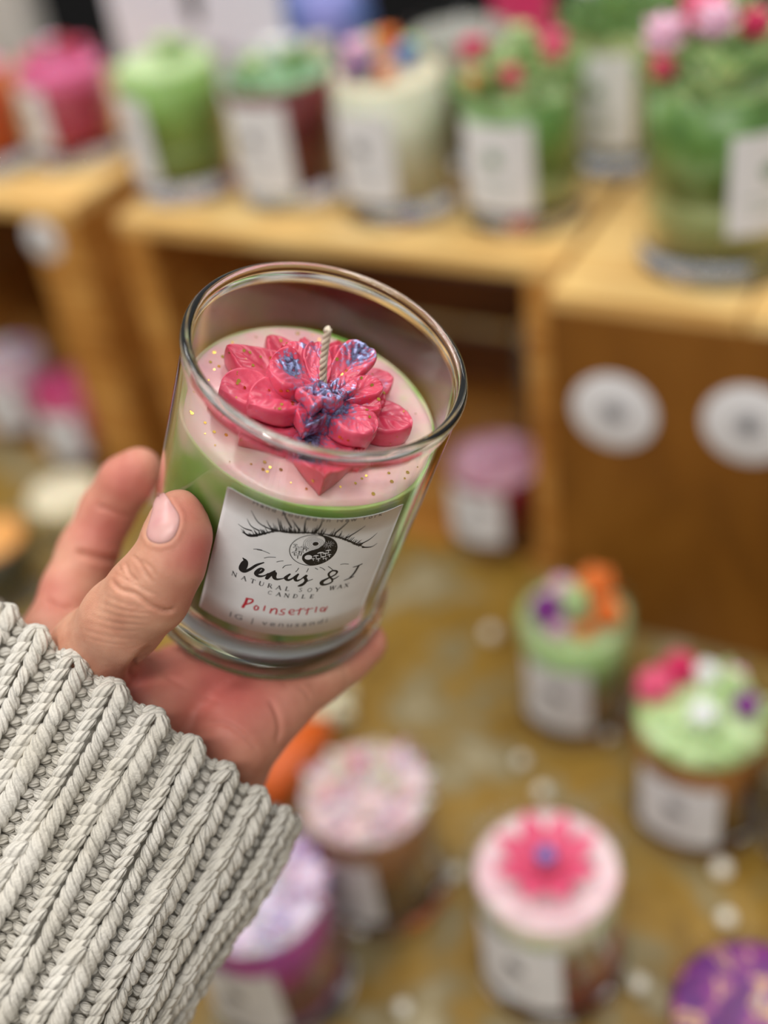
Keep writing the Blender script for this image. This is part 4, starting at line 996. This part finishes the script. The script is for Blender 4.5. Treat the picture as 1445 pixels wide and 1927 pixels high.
def catmull(V, F):
    """one step of smooth quad subdivision"""
    nV, nF = len(V), len(F); fc = V[F].mean(1)
    E_ = np.stack([F, np.roll(F, -1, 1)], 2).reshape(-1, 2); Es = np.sort(E_, 1); key = Es[:, 0] * nV + Es[:, 1]
    uq, first, inv, cnt = np.unique(key, return_index=True, return_inverse=True, return_counts=True); nE = len(uq)
    fidx = np.repeat(np.arange(nF), 4); ev = Es[first]; fsum = np.stack([np.bincount(inv, weights=fc[fidx, c_], minlength=nE) for c_ in range(3)], 1)
    ep = (V[ev[:, 0]] + V[ev[:, 1]] + fsum) / (2 + cnt)[:, None]
    em = (V[ev[:, 0]] + V[ev[:, 1]]) / 2
    nvf = np.bincount(F.ravel(), minlength=nV); Fq = np.stack([np.bincount(F.ravel(), weights=np.repeat(fc[:, c_], 4), minlength=nV) for c_ in range(3)], 1) / nvf[:, None]
    nve = np.bincount(ev.ravel(), minlength=nV); Rq = np.stack([np.bincount(ev.ravel(), weights=np.repeat(em[:, c_], 2), minlength=nV) for c_ in range(3)], 1) / nve[:, None]
    n_ = nve[:, None]; Vn = (Fq + 2 * Rq + (n_ - 3) * V) / n_
    eid = nV + nF + inv.reshape(nF, 4); f_ = nV + np.arange(nF)
    Q = np.concatenate([np.stack([F[:, k], eid[:, k], f_, eid[:, (k - 1) % 4]], 1) for k in range(4)])
    return np.concatenate([Vn, fc, ep]), Q
def grad(P_):
    e_ = .0004; x, y, z = P_.T
    g = np.stack([hand_sdf(x + e_, y, z) - hand_sdf(x - e_, y, z), hand_sdf(x, y + e_, z) - hand_sdf(x, y - e_, z), hand_sdf(x, y, z + e_) - hand_sdf(x, y, z - e_)], 1)
    return g / (np.linalg.norm(g, axis=1)[:, None] + 1e-9)
Vh, Fh = catmull(Vh, Fh)
# a second, finer subdivision of the thumb region only is not needed: wrinkles are cut here
def vnormals(V, F):
    a = np.cross(V[F[:, 2]] - V[F[:, 0]], V[F[:, 3]] - V[F[:, 1]]); n_ = np.zeros_like(V)
    for k in range(4):
        for c_ in range(3): n_[:, c_] += np.bincount(F[:, k], weights=a[:, c_], minlength=len(V))
    return n_ / (np.linalg.norm(n_, axis=1)[:, None] + 1e-12)
Nh = vnormals(Vh, Fh)
px_ = Vh[:, 0] / Vh[:, 2] * FPX + W / 2; py_ = Vh[:, 1] / Vh[:, 2] * FPX + H / 2
facing = np.clip(-(Nh * Vh).sum(1) / np.linalg.norm(Vh, axis=1), 0, 1)
near = Vh[:, 2]
CRE = [  # polyline in print positions, width px, depth mm, depth range (m)
    ([(207, 1088), (225, 1108), (255, 1118), (285, 1140), (315, 1150), (332, 1143)], 3.6, .9, (.29, .345)),
    ([(212, 1076), (240, 1092), (268, 1108), (300, 1122)], 2.2, .35, (.29, .345)),
    ([(236, 1058), (243, 1080), (262, 1098)], 3.2, .55, (.29, .345)), ([(246, 1043), (262, 1058), (275, 1080), (290, 1098)], 2.8, .5, (.29, .345)),
    ([(262, 1052), (284, 1068), (297, 1090)], 2.5, .35, (.29, .345)), ([(222, 1060), (228, 1075), (236, 1083)], 2.5, .3, (.29, .345)),
    ([(195, 1120), (235, 1136), (280, 1146)], 2.2, .25, (.29, .35)), ([(185, 1133), (230, 1148), (290, 1156)], 2.2, .22, (.29, .35)), ([(175, 1145), (225, 1160), (285, 1166)], 2, .2, (.29, .35)), ([(165, 1157), (215, 1172), (280, 1177)], 2, .2, (.29, .35)),
    ([(155, 1170), (210, 1184), (268, 1190)], 2, .16, (.29, .35)), ([(150, 1183), (200, 1197), (255, 1204)], 2, .16, (.29, .35)), ([(150, 1197), (195, 1209), (245, 1216)], 2, .14, (.29, .35)),
    ([(246, 1285), (248, 1262), (262, 1240), (290, 1215)], 7, 1.3, (.32, .39)),
    ([(138, 1036), (170, 1046), (205, 1052), (232, 1054)], 6, 1.5, (.36, .42)), ([(178, 950), (200, 958), (228, 968), (252, 972)], 4, .7, (.36, .42)), ([(84, 1128), (110, 1140), (140, 1146)], 4, .7, (.36, .42)),
    ([(505, 1315), (520, 1340), (526, 1372), (520, 1400)], 4.5, .8, (.33, .42)), ([(300, 1262), (360, 1300), (420, 1325)], 5, .3, (.33, .42)), ([(370, 1360), (420, 1360), (460, 1385), (490, 1420)], 5, .6, (.33, .42)), ([(560, 1290), (575, 1302), (585, 1318)], 3, .4, (.33, .42)), ([(640, 1252), (650, 1262), (655, 1272)], 2.5, .3, (.33, .42)),
]
disp = np.zeros(len(Vh))
for line, wpx, dep, (z0, z1) in CRE:
    Lp = spline(np.array(line, float), 8 * len(line)); m = (near > z0) & (near < z1) & (facing > .1)
    bx0, by0 = Lp.min(0) - 25; bx1, by1 = Lp.max(0) + 25; m &= (px_ > bx0) & (px_ < bx1) & (py_ > by0) & (py_ < by1)
    I = np.where(m)[0]
    if not len(I): continue
    d = np.full(len(I), 1e9)
    tt = np.zeros(len(I))
    for q in range(len(Lp) - 1):
        a, b_ = Lp[q], Lp[q + 1]; ab = b_ - a; t = np.clip(((px_[I] - a[0]) * ab[0] + (py_[I] - a[1]) * ab[1]) / (ab @ ab + 1e-9), 0, 1)
        dd = np.hypot(px_[I] - a[0] - ab[0] * t, py_[I] - a[1] - ab[1] * t); up_ = dd < d; d[up_] = dd[up_]; tt[up_] = (q + t[up_]) / (len(Lp) - 1)
    env = np.minimum(1, np.minimum(tt, 1 - tt) * 6)
    disp[I] += (-dep * np.exp(-(d / wpx) ** 2) + dep * .14 * np.exp(-((d - wpx * 2.4) / (wpx * 1.5)) ** 2)) * env
# nail bed
NAIL = np.array([(301, 923), (311, 930), (321, 943), (337, 968), (338, 986), (331, 1006), (319, 1019), (301, 1024), (283, 1019), (275, 1005), (280, 982), (286, 961), (291, 938)], float)
def poly_sd(P_, poly):
    d = np.full(len(P_), 1e9); inside = np.zeros(len(P_), bool); n_ = len(poly)
    for i in range(n_):
        a, b_ = poly[i], poly[(i + 1) % n_]; ab = b_ - a; t = np.clip(((P_ - a) @ ab) / (ab @ ab), 0, 1); d = np.minimum(d, np.linalg.norm(P_ - a - ab * t[:, None], axis=1))
        c_ = ((a[1] > P_[:, 1]) != (b_[1] > P_[:, 1])) & (P_[:, 0] < (b_[0] - a[0]) * (P_[:, 1] - a[1]) / (b_[1] - a[1] + 1e-12) + a[0]); inside ^= c_
    return np.where(inside, -d, d)
mN = (near < .335) & (px_ > 255) & (px_ < 360) & (py_ > 900) & (py_ < 1045)
I = np.where(mN)[0]; sdn = poly_sd(np.stack([px_[I], py_[I]], 1), NAIL)
disp[I] += np.where(sdn < 0, -.30 * np.clip(-sdn / 4, 0, 1), 0) + .32 * np.exp(-((sdn - 6) / 5) ** 2) * (py_[I] > 935)
Vh2 = Vh + Nh * (disp * mm)[:, None]
# redder fingertips, paler knuckles; the palm's shade is tinted in here too
red = np.zeros(len(Vh))
for (px, py, r, s, zz) in ((372, 1040, 55, .8, .32), (355, 960, 40, .5, .32), (240, 900, 70, .7, .39), (430, 1300, 130, .85, .36), (250, 1280, 70, .85, .36), (690, 1215, 50, .5, .39), (200, 1000, 80, .65, .39), (100, 1120, 60, .5, .385), (330, 1290, 100, .85, .37), (360, 1120, 40, .45, .325)):
    red = np.maximum(red, s * np.exp(-((px_ - px) ** 2 + (py_ - py) ** 2) / r ** 2) * np.exp(-((near - zz) / .03) ** 2))
skin = principled('skin', (206, 146, 124), .5, sss=1.5, spec=.35)
n, l, b = nt(skin); b.inputs['Subsurface Weight'].default_value = .35; b.inputs['Subsurface Scale'].default_value = .0025; b.inputs['Subsurface Radius'].default_value = (1, .35, .2)
tcn = n.new('ShaderNodeTexCoord'); no = n.new('ShaderNodeTexNoise'); no.inputs['Scale'].default_value = 130; no.inputs['Detail'].default_value = 6; l.new(tcn.outputs['Object'], no.inputs['Vector'])
rp = n.new('ShaderNodeValToRGB'); rp.color_ramp.elements[0].position = .3; rp.color_ramp.elements[0].color = srgb((196, 136, 110)); rp.color_ramp.elements[1].position = .7; rp.color_ramp.elements[1].color = srgb((216, 162, 134)); l.new(no.outputs['Fac'], rp.inputs[0])
aa = n.new('ShaderNodeAttribute'); aa.attribute_name = 'flush_shade'; mx = n.new('ShaderNodeMix'); mx.data_type = 'RGBA'; l.new(aa.outputs['Fac'], mx.inputs['Factor']); l.new(rp.outputs[0], mx.inputs[6]); mx.inputs[7].default_value = srgb((196, 96, 92)); l.new(mx.outputs[2], b.inputs['Base Color'])
vo = n.new('ShaderNodeTexVoronoi'); vo.inputs['Scale'].default_value = 1500; vo.feature = 'DISTANCE_TO_EDGE'; l.new(tcn.outputs['Object'], vo.inputs['Vector'])
n3 = n.new('ShaderNodeTexNoise'); n3.inputs['Scale'].default_value = 500; n3.inputs['Detail'].default_value = 4; l.new(tcn.outputs['Object'], n3.inputs['Vector'])
sm = n.new('ShaderNodeMath'); sm.operation = 'ADD'; l.new(vo.outputs['Distance'], sm.inputs[0]); l.new(n3.outputs['Fac'], sm.inputs[1])
bp = n.new('ShaderNodeBump'); bp.inputs['Strength'].default_value = .22; bp.inputs['Distance'].default_value = .0004; l.new(sm.outputs[0], bp.inputs['Height']); l.new(bp.outputs[0], b.inputs['Normal'])
person = empty('person', tuple(to_world(C(260, 1500, .374))[0]), 0, label='left hand of a person in a cream ribbed knit sleeve, holding up the candle jar', cat='person')
ploc = np.array(person.location)
mesh('hand', to_world(Vh2) - ploc, Fh, skin, person, attr={'flush_shade': red})
# nail plate, a thin curved shell lying on its bed
cN = NAIL.mean(0); bpl = spline(np.vstack([NAIL, NAIL[:1]]), 73)[:-1]; PX = []; ringn = 12
for i in range(ringn + 1):
    PX.append(cN + (bpl - cN) * (i / ringn) * .985)
PX = np.concatenate(PX); zz = np.full(len(PX), .29)
dirs = np.stack([(PX[:, 0] - W / 2) / FPX, (PX[:, 1] - H / 2) / FPX, np.ones(len(PX))], 1)
for _ in range(60):
    P_ = dirs * zz[:, None]; zz = zz + np.clip(hand_sdf(P_[:, 0], P_[:, 1], P_[:, 2]), -.001, .01) * .8
P_ = dirs * zz[:, None]; gN = grad(P_)
rr_ = np.repeat(np.arange(ringn + 1) / ringn, 72)
tp = P_ + gN * (.00050 - .00045 * rr_[:, None] ** 8 * np.where(PX[:, 1:2] < 945, 0.2, 1)); bt = P_ - gN * .0006
F = []; NN = 72
for i in range(ringn):
    for k in range(NN): F.append((i * NN + k, (i + 1) * NN + k, (i + 1) * NN + (k + 1) % NN, i * NN + (k + 1) % NN))
off = len(tp); e0 = ringn * NN
for k in range(NN): F.append((e0 + k, off + e0 + k, off + e0 + (k + 1) % NN, e0 + (k + 1) % NN))
F.append(tuple(off + e0 + k for k in range(NN)))
nailm = principled('fingernail', (214, 160, 156), .38, sss=.3)
noise_mix(nailm, [(206, 148, 146), (224, 176, 168)], scale=120, detail=2)
mesh('thumbnail', to_world(np.vstack([tp, bt])) - ploc, F, nailm, person)

# ---- the knitted sleeve
SA = np.array([-.44, .87, -.28]); SA /= np.linalg.norm(SA)       # from the cuff towards the elbow
CC = C(243, 1322, .377)                                         # middle of the cuff opening
SBx = np.array([.87, .46, 0.0]); SBx -= SBx @ SA * SA; SBx /= np.linalg.norm(SBx); SBz = np.cross(SA, SBx)
if SBz[2] > 0: SBz = -SBz                                        # towards the lens
HWD, HDP = .060, .047
NR = 26; ROWH = .0034; NROW = 68
def sleeve_pt(th, s, off=0.0):
    """th around (0 = right edge, pi/2 = towards the lens), s along the arm"""
    wide = 1 - .22 * s + .02 * math.sin(s * 60 + 1.3)
    cx_ = HWD * wide; cz = HDP
    x = cx_ * np.sign(math.cos(th)) * abs(math.cos(th)) ** .92; z = cz * math.sin(th)
    nx_, nz_ = math.cos(th) / cx_, math.sin(th) / cz; q = math.hypot(nx_, nz_); nx_ /= q; nz_ /= q
    wav = .0012 * math.sin(5 * th + s * 40) + .0010 * math.sin(3 * th - s * 55 + 2)
    tip = -.010 * (math.cos(th) < 0) * abs(math.cos(th)) ** 2     # the cuff runs up a little on the far side
    skew = .010 * math.cos(th)
    return CC + SA * (s + skew + 0 * tip) + SBx * (x + nx_ * (off + wav)) + SBz * (z + nz_ * (off + wav)), SBx * nx_ + SBz * nz_
tv, tf = sphere((0, 0, 0), 1, 10, 8); tf = np.array([f for f in tf]); tuv = np.array([[v[2] * .5 + .5, math.atan2(v[1], v[0]) / (2 * math.pi)] for v in tv])
VS = []; FS = []; UV = []; cnt = 0; rk = random.Random(21)
# circumference parameter by arc length
ths = np.linspace(0, 2 * math.pi, 720); arc = np.cumsum([0] + [np.linalg.norm(sleeve_pt(a, 0.02)[0] - sleeve_pt(b_, 0.02)[0]) for a, b_ in zip(ths[1:], ths[:-1])]); TOT = arc[-1]
def th_of(u): return float(np.interp((u % 1.0) * TOT, arc, ths))
def lump(c, t, nrm, L_, r, flat=.85):
    global cnt
    t = t / np.linalg.norm(t); b_ = np.cross(nrm, t); b_ /= np.linalg.norm(b_); n2_ = np.cross(t, b_)
    v = tv.copy(); z = v[:, 2]; taper = 1 - .12 * z
    P_ = c + np.outer(v[:, 0] * r * taper, b_) + np.outer(v[:, 1] * r * flat * taper, n2_) + np.outer(z * L_ / 2, t) + np.outer((1 - z * z) * .0004, n2_)
    VS.append(P_); FS.append(tf + cnt); UV.append(tuv + np.array([0, rk.random()])); cnt += len(tv)
for c_ in range(NR):
    u0 = (c_ + .5) / NR; wv = rk.uniform(0, 6); colw = TOT / NR
    for rw in range(NROW):
        s = .0015 + ROWH * rw; sw = 1 + .12 * math.sin(s * 90 + wv) + rk.uniform(-.06, .06)
        du = (.0005 * math.sin(s * 70 + wv)) / TOT
        for sd in (-1, 1):
            th = th_of(u0 + du + sd * .0023 / TOT); p, nr_ = sleeve_pt(th, s + (.0012 if sd > 0 else 0), .0031 + rk.uniform(-.0005, .0004))
            p2, _ = sleeve_pt(th + .01, s, .003); side = (p2 - p) - (p2 - p) @ SA * SA; side /= np.linalg.norm(side)
            # legs lean together towards the hand
            t = -SA * math.cos(.54) - sd * side * math.sin(.54) + nr_ * .18
            lump(p, t + rk.uniform(-.05, .05) * side, nr_, (.0076 + rk.uniform(-.0006, .0006)) * sw, .00205 * sw * rk.uniform(.9, 1.12))
        # purl bumps in the valley
        for q, off in ((-.15, .0002), (.15, .0002)):
            th = th_of(u0 + .5 / NR + q / NR); p, nr_ = sleeve_pt(th, s + ROWH * (.5 if q > 0 else 0), off)
            p2, _ = sleeve_pt(th + .01, s, off); side = (p2 - p) - (p2 - p) @ SA * SA; side /= np.linalg.norm(side)
            lump(p, side + SA * ((.35 if q > 0 else -.35) + rk.uniform(-.15, .15)), nr_, .0046, .00150)
    # the cast-on loop that closes the column at the cuff
    for sd in (-1, 0, 1):
        th = th_of(u0 + sd * .002 / TOT); p, nr_ = sleeve_pt(th, -.0008 + .0008 * abs(sd), .0022)
        p2, _ = sleeve_pt(th + .01, 0, .0022); side = (p2 - p) - (p2 - p) @ SA * SA; side /= np.linalg.norm(side)
        lump(p, side + SA * .5 * sd + nr_ * .1, nr_, .0052, .0020)
    for q in (-.2, .2):
        th = th_of(u0 + .5 / NR + q / NR); p, nr_ = sleeve_pt(th, .0006, .0004); p2, _ = sleeve_pt(th + .01, 0, .001); side = (p2 - p); side /= np.linalg.norm(side)
        lump(p, side, nr_, .0042, .0014)
# backing: the knit closed from inside
bv = []; bf = []; nb = 120; ns = 44
for i in range(ns + 1):
    for k in range(nb): bv.append(sleeve_pt(2 * math.pi * k / nb, .0 + .235 * i / ns, -.0009)[0])
for i in range(ns + 1):
    for k in range(nb): bv.append(sleeve_pt(2 * math.pi * k / nb, .0 + .235 * i / ns, -.0024)[0])
o2 = (ns + 1) * nb
for i in range(ns):
    for k in range(nb):
        k2 = (k + 1) % nb; bf.append((i * nb + k, i * nb + k2, (i + 1) * nb + k2, (i + 1) * nb + k)); bf.append((o2 + i * nb + k, o2 + (i + 1) * nb + k, o2 + (i + 1) * nb + k2, o2 + i * nb + k2))
for i in (0, ns):
    for k in range(nb): k2 = (k + 1) % nb; bf.append((i * nb + k, o2 + i * nb + k, o2 + i * nb + k2, i * nb + k2))
VS.append(np.array(bv)); FS.append(np.array(bf) + cnt); UV.append(np.zeros((len(bv), 2)))
yarn = principled('cream_cotton_yarn', (222, 215, 202), .85, sheen=.25)
n, l, b = nt(yarn)
uvn = n.new('ShaderNodeUVMap'); sp = n.new('ShaderNodeSeparateXYZ'); l.new(uvn.outputs[0], sp.inputs[0])
m1 = n.new('ShaderNodeMath'); m1.operation = 'MULTIPLY_ADD'; l.new(sp.outputs['X'], m1.inputs[0]); m1.inputs[1].default_value = 9.0
m2 = n.new('ShaderNodeMath'); m2.operation = 'MULTIPLY'; l.new(sp.outputs['Y'], m2.inputs[0]); m2.inputs[1].default_value = 37.7; l.new(m2.outputs[0], m1.inputs[2])
sn = n.new('ShaderNodeMath'); sn.operation = 'SINE'; l.new(m1.outputs[0], sn.inputs[0])
tcn = n.new('ShaderNodeTexCoord'); no = n.new('ShaderNodeTexNoise'); no.inputs['Scale'].default_value = 900; no.inputs['Detail'].default_value = 5; l.new(tcn.outputs['Object'], no.inputs['Vector'])
sm = n.new('ShaderNodeMath'); sm.operation = 'MULTIPLY_ADD'; l.new(sn.outputs[0], sm.inputs[0]); sm.inputs[1].default_value = .5; l.new(no.outputs['Fac'], sm.inputs[2])
bp = n.new('ShaderNodeBump'); bp.inputs['Strength'].default_value = .8; bp.inputs['Distance'].default_value = .0006; l.new(sm.outputs[0], bp.inputs['Height']); l.new(bp.outputs[0], b.inputs['Normal'])
n4 = n.new('ShaderNodeTexNoise'); n4.inputs['Scale'].default_value = 60; l.new(tcn.outputs['Object'], n4.inputs['Vector'])
rp = n.new('ShaderNodeValToRGB'); rp.color_ramp.elements[0].position = .35; rp.color_ramp.elements[0].color = srgb((206, 199, 184)); rp.color_ramp.elements[1].position = .65; rp.color_ramp.elements[1].color = srgb((222, 216, 204)); l.new(n4.outputs['Fac'], rp.inputs[0]); l.new(rp.outputs[0], b.inputs['Base Color'])
mesh('sweater_sleeve', to_world(np.concatenate(VS)) - ploc, np.concatenate(FS), yarn, person, uv=np.concatenate(UV))
for o in bpy.data.objects:
    for k in ('_zt', '_r'):
        if k in o: del o[k]
